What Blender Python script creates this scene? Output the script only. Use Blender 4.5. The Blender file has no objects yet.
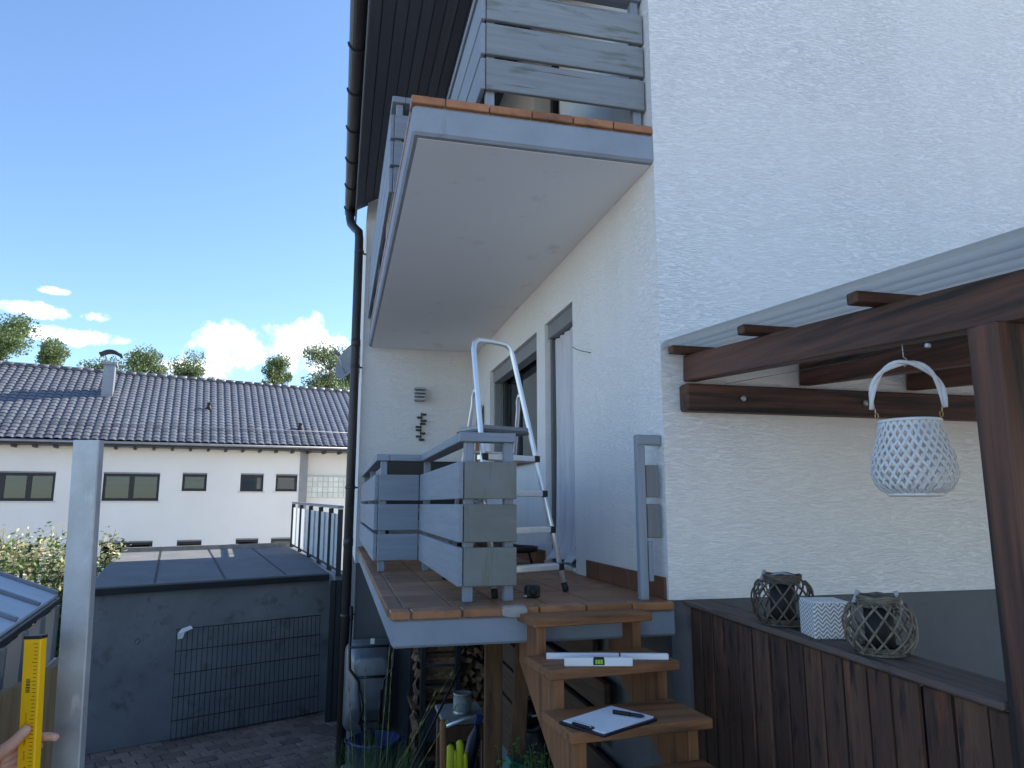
import bpy, bmesh, math, random
from mathutils import Vector, Matrix, Euler
random.seed(7)
R = math.radians
scene = bpy.context.scene
COL = scene.collection

# ------------------------------------------------------------------ camera
YAW = math.atan(175 / 720.0); PITCH = math.atan(120 / 710.0)
fw = Vector((math.sin(YAW) * math.cos(PITCH), math.cos(YAW) * math.cos(PITCH), math.sin(PITCH)))
rt = Vector((math.cos(YAW), -math.sin(YAW), 0)); up = rt.cross(fw)
cam = bpy.data.cameras.new('camera'); cam.sensor_width = 36; cam.lens = 710 / 1024 * 36
cam.clip_start = 0.05; cam.clip_end = 3000
camo = bpy.data.objects.new('camera', cam); COL.objects.link(camo)
camo.matrix_world = Matrix(((rt.x, up.x, -fw.x, 0), (rt.y, up.y, -fw.y, 0), (rt.z, up.z, -fw.z, 3.2), (0, 0, 0, 1)))
scene.camera = camo

# ------------------------------------------------------------------ sky, sun, exposure
SUN_AZ = 66.0; SUN_EL = 33.0            # azimuth from +Y towards +X
w = bpy.data.worlds.new('World'); scene.world = w; w.use_nodes = True
nt = w.node_tree; nt.nodes.clear()
N = nt.nodes.new; L = nt.links.new
sky = N('ShaderNodeTexSky'); sky.sky_type = 'NISHITA'; sky.sun_disc = False
sky.sun_elevation = R(SUN_EL); sky.sun_rotation = R(SUN_AZ)
sky.altitude = 300; sky.air_density = 1.0; sky.dust_density = 0.35; sky.ozone_density = 4.5
bg = N('ShaderNodeBackground'); bg.inputs['Strength'].default_value = 0.13
wo = N('ShaderNodeOutputWorld')
tc = N('ShaderNodeTexCoord')
sep = N('ShaderNodeSeparateXYZ'); L(tc.outputs['Generated'], sep.inputs[0])
def mth(op, a, b=None, c=None):
    n = N('ShaderNodeMath'); n.operation = op
    for i, v in enumerate((a, b, c)):
        if v is None: continue
        if isinstance(v, (int, float)): n.inputs[i].default_value = v
        else: L(v, n.inputs[i])
    return n.outputs[0]
az = mth('MULTIPLY', mth('ARCTAN2', sep.outputs[0], sep.outputs[1]), 57.29578)
el = mth('MULTIPLY', mth('ARCSINE', sep.outputs[2]), 57.29578)
cmb = N('ShaderNodeCombineXYZ'); L(az, cmb.inputs[0]); L(el, cmb.inputs[1])
def noise(scale, detail, rough, vec):
    n = N('ShaderNodeTexNoise'); n.inputs['Scale'].default_value = scale
    n.inputs['Detail'].default_value = detail; n.inputs['Roughness'].default_value = rough
    L(vec, n.inputs['Vector']); return n.outputs['Fac']
blobs = [(-7.6, 11.4, 4.0, 1.9), (-3.2, 12.3, 3.4, 2.5), (1.6, 11.0, 4.0, 1.8), (-11, 9.8, 4, .9),
         (-21.8, 12.9, 5.0, .55), (-18.5, 11.4, 4.5, .6), (-20.0, 14.3, 1.1, .3),
         (30, 11, 8, 2.0), (95, 10, 9, 2.0), (150, 11, 9, 2.2), (-60, 10, 8, 1.6), (-125, 10, 8, 1.8)]
mx = None
for a, e, ra, re in blobs:
    s = N('ShaderNodeVectorMath'); s.operation = 'SUBTRACT'; L(cmb.outputs[0], s.inputs[0]); s.inputs[1].default_value = (a, e, 0)
    m = N('ShaderNodeVectorMath'); m.operation = 'MULTIPLY'; L(s.outputs[0], m.inputs[0]); m.inputs[1].default_value = (1 / ra, 1 / re, 0)
    l = N('ShaderNodeVectorMath'); l.operation = 'LENGTH'; L(m.outputs[0], l.inputs[0])
    v = mth('SUBTRACT', 1.0, l.outputs['Value'])
    mx = v if mx is None else mth('MAXIMUM', mx, v)
n1 = noise(17, 9, .62, tc.outputs['Generated'])
n2 = noise(38, 6, .6, tc.outputs['Generated'])
field = mth('ADD', mx, mth('MULTIPLY', mth('SUBTRACT', n1, .5), 3.0))
mr = N('ShaderNodeMapRange'); mr.interpolation_type = 'SMOOTHSTEP'
L(field, mr.inputs['Value']); mr.inputs['From Min'].default_value = 0.02; mr.inputs['From Max'].default_value = 0.5
body = N('ShaderNodeMapRange'); L(mth('ADD', n2, mth('MULTIPLY', n1, .6)), body.inputs['Value'])
body.inputs['From Min'].default_value = .62; body.inputs['From Max'].default_value = .95
crm = N('ShaderNodeMix'); crm.data_type = 'RGBA'; L(body.outputs[0], crm.inputs['Factor'])
crm.inputs['A'].default_value = (3.0, 3.5, 4.4, 1); crm.inputs['B'].default_value = (6.7, 6.7, 6.65, 1)
mix = N('ShaderNodeMix'); mix.data_type = 'RGBA'
L(mth('MULTIPLY', mr.outputs[0], .93), mix.inputs['Factor']); L(sky.outputs[0], mix.inputs['A']); L(crm.outputs['Result'], mix.inputs['B'])
L(mix.outputs['Result'], bg.inputs['Color']); L(bg.outputs[0], wo.inputs['Surface'])

sd = Vector((math.sin(R(SUN_AZ)) * math.cos(R(SUN_EL)), math.cos(R(SUN_AZ)) * math.cos(R(SUN_EL)), math.sin(R(SUN_EL))))
sun = bpy.data.lights.new('sun', 'SUN'); sun.energy = 5.0; sun.angle = R(.5); sun.color = (1, .92, .80)
suno = bpy.data.objects.new('sun', sun); COL.objects.link(suno)
suno.rotation_euler = (-sd).to_track_quat('-Z', 'Y').to_euler(); suno.location = sd * 40
vs = scene.view_settings
vs.view_transform = 'Standard'; vs.look = 'None'; vs.gamma = 1; vs.exposure = 1.2; vs.use_curve_mapping = False

# ------------------------------------------------------------------ helpers
WORLD = {}
def tag(o, label=None, cat=None, group=None, kind=None):
    if label: o['label'] = label
    if cat: o['category'] = cat
    if group: o['group'] = group
    if kind: o['kind'] = kind
    return o
def thing(name, label, cat, loc, group=None):
    o = bpy.data.objects.new(name, None); COL.objects.link(o); o.empty_display_size = .1
    o.location = loc; WORLD[o] = Vector(loc); return tag(o, label, cat, group)
def place(name, me, loc, parent=None, rot=None):
    o = bpy.data.objects.new(name, me); COL.objects.link(o); loc = Vector(loc); WORLD[o] = loc
    if parent: o.parent = parent; o.location = loc - WORLD[parent]
    else: o.location = loc
    if rot is not None: o.rotation_euler = rot.to_euler() if isinstance(rot, Matrix) else rot
    return o
def frame(z, x=None):
    z = Vector(z).normalized(); x = Vector(x) if x is not None else (Vector((1, 0, 0)) if abs(z.z) > .9 else Vector((0, 0, 1)))
    x = (x - z * x.dot(z)).normalized(); y = z.cross(x)
    return Matrix(((x.x, y.x, z.x), (x.y, y.y, z.y), (x.z, y.z, z.z)))
class MB:
    def __init__(s): s.v = []; s.f = []; s.sm = []
    def add(s, vs, fs, smooth=False):
        b = len(s.v); s.v += [Vector(v) for v in vs]
        for f in fs: s.f.append([b + i for i in f]); s.sm.append(smooth)
        return s
    def box(s, x0, x1, y0, y1, z0, z1, bev=.004, rot=None, piv=None):
        c = Vector(((x0 + x1) / 2, (y0 + y1) / 2, (z0 + z1) / 2)); h = (abs(x1 - x0) / 2, abs(y1 - y0) / 2, abs(z1 - z0) / 2)
        return s.ob(c, h, None, bev)
    def ob(s, c, h, rot=None, bev=.004):
        hx, hy, hz = h; b = min(bev, hx * .45, hy * .45, hz * .45); c = Vector(c); vs = []; idx = {}
        S = (-1, 1)
        if b <= 0:
            vs = [Vector((sx * hx, sy * hy, sz * hz)) for sx in S for sy in S for sz in S]
            fs = [(0, 1, 3, 2), (4, 6, 7, 5), (0, 4, 5, 1), (2, 3, 7, 6), (0, 2, 6, 4), (1, 5, 7, 3)]
        else:
            for sx in S:
                for sy in S:
                    for sz in S:
                        k = len(vs); idx[sx, sy, sz] = k
                        vs += [Vector((sx * hx, sy * (hy - b), sz * (hz - b))), Vector((sx * (hx - b), sy * hy, sz * (hz - b))), Vector((sx * (hx - b), sy * (hy - b), sz * hz))]
            fs = []; I = lambda a, b_, c_, d: idx[a, b_, c_] + d
            for q in S:
                fs.append([I(q, -1, -1, 0), I(q, 1, -1, 0), I(q, 1, 1, 0), I(q, -1, 1, 0)])
                fs.append([I(-1, q, -1, 1), I(1, q, -1, 1), I(1, q, 1, 1), I(-1, q, 1, 1)])
                fs.append([I(-1, -1, q, 2), I(1, -1, q, 2), I(1, 1, q, 2), I(-1, 1, q, 2)])
                for p in S:
                    fs.append([I(q, p, -1, 0), I(q, p, 1, 0), I(q, p, 1, 1), I(q, p, -1, 1)])
                    fs.append([I(q, -1, p, 0), I(q, 1, p, 0), I(q, 1, p, 2), I(q, -1, p, 2)])
                    fs.append([I(-1, q, p, 1), I(1, q, p, 1), I(1, q, p, 2), I(-1, q, p, 2)])
                    for r_ in S: fs.append([I(q, p, r_, 0), I(q, p, r_, 1), I(q, p, r_, 2)])
        return s.add([(rot @ v if rot else v) + c for v in vs], fs)
    def bar(s, a, b, wx, wy, xdir=None, bev=.003):
        a = Vector(a); b = Vector(b); return s.ob((a + b) / 2, (wx / 2, wy / 2, (b - a).length / 2), frame(b - a, xdir), bev)
    def tube(s, pts, r, n=8, closed=False, cap=True, sq=1.0, xdir=None):
        pts = [Vector(p) for p in pts]; m = len(pts); rr = r if isinstance(r, (list, tuple)) else [r] * m
        vs = []; fs = []; last = None
        for i, p in enumerate(pts):
            if closed: t = pts[(i + 1) % m] - pts[i - 1]
            else: t = pts[min(i + 1, m - 1)] - pts[max(i - 1, 0)]
            if t.length < 1e-9: t = Vector((0, 0, 1))
            F = frame(t, last if last is not None else xdir); last = Vector((F[0][0], F[1][0], F[2][0]))
            for k in range(n):
                a = 2 * math.pi * k / n; vs.append(p + F @ Vector((math.cos(a) * rr[i], math.sin(a) * rr[i] * sq, 0)))
        for i in range(m if closed else m - 1):
            for k in range(n):
                j = (i + 1) % m; fs.append([i * n + k, i * n + (k + 1) % n, j * n + (k + 1) % n, j * n + k])
        s.add(vs, fs, True)
        if cap and not closed:
            b = len(s.v) - len(vs); s.f.append([b + k for k in range(n)]); s.f.append([b + (m - 1) * n + k for k in range(n)]); s.sm += [False, False]
        return s
    def lathe(s, prof, c, n=20, rot=None, smooth=True):
        vs = []; fs = []; c = Vector(c)
        for r, z in prof:
            for k in range(n):
                a = 2 * math.pi * k / n; v = Vector((r * math.cos(a), r * math.sin(a), z)); vs.append((rot @ v if rot else v) + c)
        for i in range(len(prof) - 1):
            for k in range(n): fs.append([i * n + k, i * n + (k + 1) % n, (i + 1) * n + (k + 1) % n, (i + 1) * n + k])
        fs.append(list(range(n))); fs.append([(len(prof) - 1) * n + k for k in range(n)])
        return s.add(vs, fs, smooth)
    def prism(s, poly, axis, a, b):
        # poly of (p, q) pairs extruded along axis from a to b
        def mk(p, q, t): return {'x': (t, p, q), 'y': (p, t, q), 'z': (p, q, t)}[axis]
        n = len(poly); vs = [mk(p, q, a) for p, q in poly] + [mk(p, q, b) for p, q in poly]
        fs = [list(range(n)), list(range(n, 2 * n))] + [[i, (i + 1) % n, n + (i + 1) % n, n + i] for i in range(n)]
        return s.add(vs, fs)
    def mesh(s, name, m, centre=True, keep=False):
        c = Vector((0, 0, 0))
        if centre and s.v:
            lo = Vector([min(v[i] for v in s.v) for i in range(3)]); hi = Vector([max(v[i] for v in s.v) for i in range(3)]); c = (lo + hi) / 2
        me = bpy.data.meshes.new(name); me.from_pydata([v - c for v in s.v], [], s.f)
        me.polygons.foreach_set('use_smooth', s.sm)
        if not keep:
            bm = bmesh.new(); bm.from_mesh(me); bmesh.ops.recalc_face_normals(bm, faces=bm.faces); bm.to_mesh(me); bm.free()
        me.materials.append(m); me.update(); return me, c
    def build(s, name, m, parent=None, keep=False):
        me, c = s.mesh(name, m, True, keep); return place(name, me, c, parent)
def solo(o, label, cat, group=None): return tag(o, label, cat, group)

# ------------------------------------------------------------------ materials
def srgb(r, g, b): return tuple(((c / 255) / 12.92 if c / 255 <= .04045 else ((c / 255 + .055) / 1.055) ** 2.4) for c in (r, g, b)) + (1,)
def mat(name, c1, c2, scale=(4, 4, 4), rough=.6, bump=.15, bscale=None, metal=0, rnd=.12, stains=(), spec=.4, bdist=.01, detail=6, extra=None):
    m = bpy.data.materials.new(name); m.use_nodes = True; t = m.node_tree; n = t.nodes.new; l = t.links.new
    bs = t.nodes['Principled BSDF']; co = n('ShaderNodeTexCoord'); oi = n('ShaderNodeObjectInfo')
    mu = n('ShaderNodeMath'); mu.operation = 'MULTIPLY'; mu.inputs[1].default_value = 53; l(oi.outputs['Random'], mu.inputs[0])
    ad = n('ShaderNodeVectorMath'); ad.operation = 'ADD'; l(co.outputs['Object'], ad.inputs[0]); l(mu.outputs[0], ad.inputs[1])
    def nz(sc, det=detail, ro=.6):
        mp = n('ShaderNodeMapping'); mp.inputs['Scale'].default_value = sc; l(ad.outputs[0], mp.inputs['Vector'])
        x = n('ShaderNodeTexNoise'); x.inputs['Scale'].default_value = 1; x.inputs['Detail'].default_value = det; x.inputs['Roughness'].default_value = ro
        l(mp.outputs[0], x.inputs['Vector']); return x.outputs['Fac']
    f = nz(scale); rp = n('ShaderNodeMapRange'); rp.inputs['From Min'].default_value = .3; rp.inputs['From Max'].default_value = .7; l(f, rp.inputs['Value'])
    mx = n('ShaderNodeMix'); mx.data_type = 'RGBA'; mx.inputs['A'].default_value = c1; mx.inputs['B'].default_value = c2; l(rp.outputs[0], mx.inputs['Factor'])
    col = mx.outputs['Result']
    for sc, sc2, lo, hi in stains:
        r2 = n('ShaderNodeMapRange'); r2.inputs['From Min'].default_value = lo; r2.inputs['From Max'].default_value = hi; l(nz(sc2), r2.inputs['Value'])
        m2 = n('ShaderNodeMix'); m2.data_type = 'RGBA'; l(r2.outputs[0], m2.inputs['Factor']); l(col, m2.inputs['A']); m2.inputs['B'].default_value = sc; col = m2.outputs['Result']
    if rnd:
        r3 = n('ShaderNodeMapRange'); r3.inputs['To Min'].default_value = 1 - rnd; r3.inputs['To Max'].default_value = 1 + rnd; l(oi.outputs['Random'], r3.inputs['Value'])
        hs = n('ShaderNodeHueSaturation'); l(r3.outputs[0], hs.inputs['Value']); l(col, hs.inputs['Color']); col = hs.outputs['Color']
    l(col, bs.inputs['Base Color']); bs.inputs['Metallic'].default_value = metal; bs.inputs['Specular IOR Level'].default_value = spec
    rr = n('ShaderNodeMapRange'); rr.inputs['To Min'].default_value = max(0, rough - .1); rr.inputs['To Max'].default_value = min(1, rough + .1); l(f, rr.inputs['Value']); l(rr.outputs[0], bs.inputs['Roughness'])
    if bump:
        b = n('ShaderNodeBump'); b.inputs['Strength'].default_value = bump; b.inputs['Distance'].default_value = bdist
        l(nz(bscale or tuple(3 * x for x in scale), 8, .65), b.inputs['Height']); l(b.outputs[0], bs.inputs['Normal'])
    if extra: extra(bs, t)
    return m
def g(v, r=1, gg=1, b=1): return (v * r, v * gg, v * b, 1)
AX = {'x': (1.8, 36, 36), 'y': (36, 1.8, 36), 'z': (36, 36, 1.8)}
def wood(name, c1, c2, axis, **k):
    sc = AX[axis]; return mat(name, c1, c2, sc, bscale=tuple(3.2 * v for v in sc), **k)

def plaster(name, col, across):
    # coarse scraped render: short horizontal furrows; `across` is the scale along x, y, z
    m = bpy.data.materials.new(name); m.use_nodes = True; t = m.node_tree; n = t.nodes.new; l = t.links.new
    bs = t.nodes['Principled BSDF']; co = n('ShaderNodeTexCoord')
    def nz(sc, det, ro, dist=0):
        mp = n('ShaderNodeMapping'); mp.inputs['Scale'].default_value = sc; l(co.outputs['Object'], mp.inputs['Vector'])
        x = n('ShaderNodeTexNoise'); x.inputs['Scale'].default_value = 1; x.inputs['Detail'].default_value = det; x.inputs['Roughness'].default_value = ro; x.inputs['Distortion'].default_value = dist
        l(mp.outputs[0], x.inputs['Vector']); return x.outputs['Fac']
    big = nz((.9, .9, .9), 6, .6); fur = nz(across, 3, .5, .35); gr = nz((90, 90, 120), 4, .6)
    mx = n('ShaderNodeMix'); mx.data_type = 'RGBA'; l(big, mx.inputs['Factor'])
    mx.inputs['A'].default_value = tuple(c * .93 for c in col[:3]) + (1,); mx.inputs['B'].default_value = tuple(min(.88, c * 1.04) for c in col[:3]) + (1,)
    st_ = nz((2.6, 2.6, .22), 5, .65); sr = n('ShaderNodeMapRange'); sr.inputs['From Min'].default_value = .5; sr.inputs['From Max'].default_value = .8; sr.inputs['To Max'].default_value = .16; l(st_, sr.inputs['Value'])
    m3 = n('ShaderNodeMix'); m3.data_type = 'RGBA'; l(sr.outputs[0], m3.inputs['Factor']); l(mx.outputs['Result'], m3.inputs['A']); m3.inputs['B'].default_value = (.46, .44, .40, 1)
    l(m3.outputs['Result'], bs.inputs['Base Color']); bs.inputs['Roughness'].default_value = .92; bs.inputs['Specular IOR Level'].default_value = .15
    pw = n('ShaderNodeMapRange'); pw.inputs['From Min'].default_value = .36; pw.inputs['From Max'].default_value = .53; l(fur, pw.inputs['Value'])
    sm = n('ShaderNodeMath'); sm.operation = 'MULTIPLY_ADD'; l(gr, sm.inputs[0]); sm.inputs[1].default_value = .2; l(pw.outputs[0], sm.inputs[2])
    b = n('ShaderNodeBump'); mo = n('ShaderNodeMapRange'); mo.inputs['From Min'].default_value = .3; mo.inputs['From Max'].default_value = .7; mo.inputs['To Min'].default_value = .55; mo.inputs['To Max'].default_value = .85; l(big, mo.inputs['Value']); l(mo.outputs[0], b.inputs['Strength']); b.inputs['Distance'].default_value = .0042; l(sm.outputs[0], b.inputs['Height']); l(b.outputs[0], bs.inputs['Normal'])
    return m
M = {}
M['plaster'] = plaster('scraped_white_render', (.83, .82, .80, 1), (24, 24, 200))
M['plaster_n'] = mat('smooth_white_render', g(.70, 1, .99, .96), g(.76, 1, .99, .96), (.6, .6, .6), .9, .25, (40, 40, 40), rnd=0, spec=.2)
M['plinth'] = mat('grey_plinth_paint', g(.115, .96, 1, 1.05), g(.15, .97, 1, 1.04), (2, 2, 2), .85, .6, (38, 38, 70), rnd=0, spec=.2, bdist=.006)
M['soffit_white'] = mat('white_ceiling_paint', g(.84), g(.86), (1.2, 1.2, 1.2), .85, .12, (25, 25, 25), rnd=0, spec=.2, stains=((g(.6, 1, .98, .94), (3, 3, 3), .62, .8),))
M['slab_paint'] = mat('grey_blue_concrete_paint', g(.27, .88, 1, 1.18), g(.34, .9, 1, 1.16), (3, 3, 3), .75, .3, (30, 30, 30), rnd=0, stains=((g(.2), (5, 5, 2), .64, .78),))
M['tile'] = mat('terracotta_floor_tile', srgb(136, 96, 68), srgb(156, 114, 82), (7, 7, 7), .55, .2, (40, 40, 40), rnd=.22, stains=((srgb(92, 74, 60), (5, 5, 5), .54, .72),))
M['nose'] = mat('glazed_edge_tile', srgb(148, 98, 64), srgb(168, 116, 78), (9, 9, 9), .35, .15, (30, 30, 30), rnd=.2, stains=((srgb(112, 74, 56), (8, 8, 8), .52, .7),))
M['skirt'] = mat('brown_skirting_tile', srgb(104, 70, 50), srgb(122, 84, 58), (8, 8, 8), .45, .1, rnd=.15)
M['mortar'] = mat('pale_mortar', g(.32, 1, .95, .88), g(.4, 1, .95, .88), (20, 20, 20), .95, .3, rnd=0)
GREY = dict(rough=.6, bump=.25, rnd=.07)
for a in 'xyz':
    M['rail_' + a] = wood('grey_painted_board_' + a, g(.25, .88, 1, 1.18), g(.32, .88, 1, 1.16), a, stains=((g(.19, .95, 1, .98), tuple(q * .25 for q in AX[a]), .60, .8),), **GREY)
M['algae'] = mat('algae_stained_grey_board', g(.22, .96, 1, .98), g(.18, .93, 1, .86), (3, 3, 9), .7, .25, (60, 60, 8), rnd=.08, stains=((srgb(78, 90, 58), (16, 16, 2), .55, .8),))
M['algae_x'] = wood('weathered_grey_board', g(.23, .93, 1, 1.06), g(.29, .93, 1, 1.06), 'x', rough=.65, bump=.3, rnd=.06, stains=((srgb(80, 88, 62), (2.2, 6, 14), .56, .74), (g(.09), (1.2, 9, 34), .62, .72)))
M['plate'] = wood('dark_grey_plate', g(.16, .95, 1, 1.05), g(.2, .95, 1, 1.05), 'z', rough=.6, bump=.2)
M['steel'] = mat('galvanised_steel', g(.36, .97, 1, 1.02), g(.52, .97, 1, 1.03), (9, 9, 9), .5, .08, metal=.55, rnd=0, stains=((g(.62), (14, 14, 5), .62, .75),))
M['alu'] = mat('brushed_aluminium', g(.80), g(.86), (30, 30, 4), .36, .05, metal=.7, rnd=.04)
M['rubber'] = mat('black_rubber', g(.015), g(.025), rough=.7, bump=.1)
M['black'] = mat('black_plastic', g(.012), g(.02), rough=.4, bump=.05)
M['dark_metal'] = mat('dark_brown_metal', g(.030, 1.1, 1, 1), g(.045, 1.15, 1, .95), (6, 6, 2), .38, .08, rnd=.05, metal=.2)
M['soffit'] = wood('dark_brown_soffit_board', srgb(82, 86, 98), srgb(96, 99, 110), 'y', rough=.6, bump=.2, rnd=.14)
M['stair'] = {a: wood('oiled_stair_timber_' + a, srgb(134, 88, 56), srgb(158, 110, 72), a, rough=.62, bump=.3, rnd=.12, stains=((srgb(80, 58, 40), tuple(q * .45 for q in AX[a]), .5, .7),)) for a in 'xyz'}
PB = dict(rough=.6, bump=.35, rnd=.18)
for a in 'xyz':
    M['perg_' + a] = wood('dark_stained_pergola_timber_' + a, srgb(78, 53, 43), srgb(112, 74, 57), a, stains=((srgb(36, 30, 29), tuple(q * .4 for q in AX[a]), .46, .64),), **PB)
M['plank'] = wood('peeling_brown_plank', srgb(96, 68, 52), srgb(72, 53, 43), 'z', rough=.75, bump=.5, rnd=.3, stains=((srgb(128, 76, 54), (9, 9, 2.2), .58, .70), (srgb(34, 29, 27), (26, 26, 5), .54, .68)))
M['capwood'] = wood('weathered_cap_board', srgb(82, 66, 58), srgb(112, 98, 90), 'y', rough=.8, bump=.5, stains=((srgb(110, 104, 100), (30, 3, 30), .6, .75), (srgb(28, 24, 23), (20, 2.5, 20), .55, .68)))
M['old_board'] = wood('old_brown_board', srgb(112, 80, 50), srgb(86, 60, 40), 'z', rough=.75, bump=.35, stains=((srgb(50, 38, 28), (12, 12, 1.2), .55, .72),))
M['old_y'] = wood('old_stored_plank', srgb(84, 62, 44), srgb(60, 46, 36), 'y', rough=.8, bump=.35)
M['tan_board'] = wood('tan_weathered_board', srgb(150, 126, 92), srgb(120, 98, 70), 'z', rough=.85, bump=.35)
M['white_paint'] = mat('white_lacquer', g(.75), g(.8), rough=.4, bump=.03)
M['paper'] = mat('paper', g(.8), g(.84), (6, 6, 6), .8, .02, stains=((g(.55, .95, 1, 1.08), (60, 300, 60), .60, .64),), rnd=0)
M['navy'] = mat('navy_plastic', srgb(22, 26, 44), srgb(28, 32, 52), rough=.4, bump=.05)
M['yellow'] = mat('yellow_powder_coat', srgb(252, 186, 0), srgb(255, 194, 4), (5, 5, 5), .38, .03, rnd=0)
M['lime'] = mat('lime_rubber_glove', srgb(196, 202, 30), srgb(212, 214, 52), (8, 8, 8), .5, .15)
M['teal'] = mat('teal_plastic', srgb(20, 110, 98), srgb(26, 124, 108), rough=.4, bump=.06)
M['blue_plastic'] = mat('blue_plastic', srgb(26, 38, 84), srgb(34, 48, 100), (5, 5, 5), .5, .08)
M['barrow'] = mat('galvanised_tray', g(.18, .95, 1, 1.08), g(.26, .95, 1, 1.08), (5, 5, 5), .42, .1, metal=.6)
M['label_print'] = mat('faded_can_print', srgb(90, 130, 140), srgb(170, 165, 150), (40, 40, 40), .5, .05)
M['can'] = mat('tin', g(.35), g(.5), (20, 20, 20), .4, .08, metal=.7)
M['bark'] = mat('split_firewood', srgb(132, 104, 76), srgb(96, 74, 56), (20, 20, 20), .85, .5, (40, 40, 40), rnd=.4, stains=((srgb(60, 48, 38), (12, 12, 12), .55, .7),))
M['cloth'] = mat('lilac_grey_curtain', g(.50, .99, .98, 1.03), g(.64, .99, .98, 1.03), (20, 20, 2), .85, .2)
M['bagblack'] = mat('black_bin_bag', g(.01), g(.016), (9, 9, 9), .25, .5, (18, 18, 18), bdist=.02)
M['concrete'] = mat('concrete_slab', g(.2, 1, .97, .9), g(.3, 1, .97, .92), (6, 6, 6), .9, .3, stains=((g(.12), (3, 3, 3), .6, .75),))
M['garage'] = mat('garage_grey_render', g(.165, .99, 1, 1.01), g(.235, .99, 1, 1.01), (1.6, 1.6, 1.6), .85, .55, (45, 45, 45), rnd=0, stains=((g(.12), (4, 4, 4), .56, .70), (g(.30), (15, 15, 15), .67, .74)))
M['felt'] = mat('roofing_felt', g(.12, .96, 1, 1.05), g(.165, .96, 1, 1.04), (1.5, 1.5, 1.5), .9, .35, (120, 120, 120), rnd=.05, stains=((g(.24), (2.5, 2.5, 2.5), .62, .8),))
M['paver'] = mat('clay_grey_paver', srgb(112, 94, 86), srgb(134, 114, 102), (14, 14, 14), .85, .3, (60, 60, 60), rnd=.3, stains=((srgb(74, 64, 60), (9, 9, 9), .58, .72),))
M['joint'] = mat('dark_paving_joint_sand', g(.035, 1, .97, .9), g(.06, 1, .97, .9), (9, 9, 9), .95, .4, rnd=0)
M['rooftile'] = mat('slate_grey_concrete_tile', g(.085, .93, 1, 1.2), g(.13, .95, 1, 1.14), (6, 6, 6), .42, .12, (40, 40, 40), rnd=.28, stains=((g(.2, 1, .98, .92), (7, 7, 7), .66, .8),), spec=.4)
M['zinc'] = mat('weathered_zinc', g(.22, .95, 1, 1.1), g(.3, .95, 1, 1.1), (4, 4, 4), .45, .05, metal=.5)
M['frame_dark'] = mat('anthracite_frame', g(.02, .95, 1, 1.1), g(.028, .95, 1, 1.1), rough=.45, bump=.03)
M['frame_grey'] = mat('grey_window_frame', g(.09), g(.12), rough=.5, bump=.03)
M['roller'] = mat('roller_shutter_box', g(.20, .97, 1, 1.04), g(.25, .97, 1, 1.04), rough=.5, bump=.03)
M['sill'] = mat('stone_sill', g(.6, 1, .97, .92), g(.68, 1, .97, .92), rough=.7, bump=.1)
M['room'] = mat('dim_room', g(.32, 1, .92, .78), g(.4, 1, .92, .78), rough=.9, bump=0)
M['blind'] = mat('room_blind', srgb(92, 86, 76), srgb(134, 128, 118), (2, 2, 12), .8, .1, rnd=.6)
def glass_extra(bs, t): pass
def glassmat(name, tint, fres=.12, trans=.75, rough=.02):
    m = bpy.data.materials.new(name); m.use_nodes = True; t = m.node_tree; t.nodes.clear(); n = t.nodes.new; l = t.links.new
    o = n('ShaderNodeOutputMaterial'); tr = n('ShaderNodeBsdfTransparent'); tr.inputs[0].default_value = tint
    gl = n('ShaderNodeBsdfGlossy'); gl.inputs['Roughness'].default_value = rough; gl.inputs['Color'].default_value = (.9, .95, 1, 1)
    f = n('ShaderNodeFresnel'); f.inputs['IOR'].default_value = 1.5; a = n('ShaderNodeMath'); a.operation = 'ADD'; a.inputs[1].default_value = fres; l(f.outputs[0], a.inputs[0])
    nz = n('ShaderNodeTexNoise'); nz.inputs['Scale'].default_value = 1.3; b = n('ShaderNodeBump'); b.inputs['Strength'].default_value = .02; l(nz.outputs['Fac'], b.inputs['Height']); l(b.outputs[0], gl.inputs['Normal'])
    x = n('ShaderNodeMixShader'); l(a.outputs[0], x.inputs[0]); l(tr.outputs[0], x.inputs[1]); l(gl.outputs[0], x.inputs[2]); l(x.outputs[0], o.inputs[0]); return m
M['glass'] = glassmat('window_glass', (.62, .68, .7, 1), .14)
M['glass_far'] = glassmat('far_window_glass', (.5, .55, .58, 1), .03)
M['glass_clear'] = glassmat('clear_glass', (.85, .88, .9, 1), .05)
def sheetmat(name, c, tl=.5):
    m = mat(name, c, tuple(min(.9, q * 1.15) for q in c[:3]) + (1,), (3, 3, 3), .5, .1, rnd=0, stains=((g(.3, 1, .97, .9), (9, 9, 9), .62, .8),))
    t = m.node_tree; n = t.nodes.new; l = t.links.new; bs = t.nodes['Principled BSDF']; o = t.nodes['Material Output']
    tr = n('ShaderNodeBsdfTranslucent'); tr.inputs[0].default_value = c; x = n('ShaderNodeMixShader'); x.inputs[0].default_value = tl
    l(bs.outputs[0], x.inputs[1]); l(tr.outputs[0], x.inputs[2]); l(x.outputs[0], o.inputs['Surface']); return m
M['sheet'] = sheetmat('translucent_roof_sheet', (.88, .85, .78, 1), .78)
M['frosted'] = sheetmat('frosted_white_panel', (.78, .80, .82, 1), .45)
M['side_pane'] = sheetmat('dull_side_pane', (.36, .31, .27, 1), .3)
M['poly'] = sheetmat('twin_wall_polycarbonate', (.58, .64, .70, 1), .3)
M['wicker'] = mat('brown_willow_twig', srgb(70, 62, 56), srgb(108, 97, 84), (30, 30, 30), .7, .3, rnd=.15, stains=((srgb(52, 46, 42), (20, 20, 20), .55, .7),))
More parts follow.
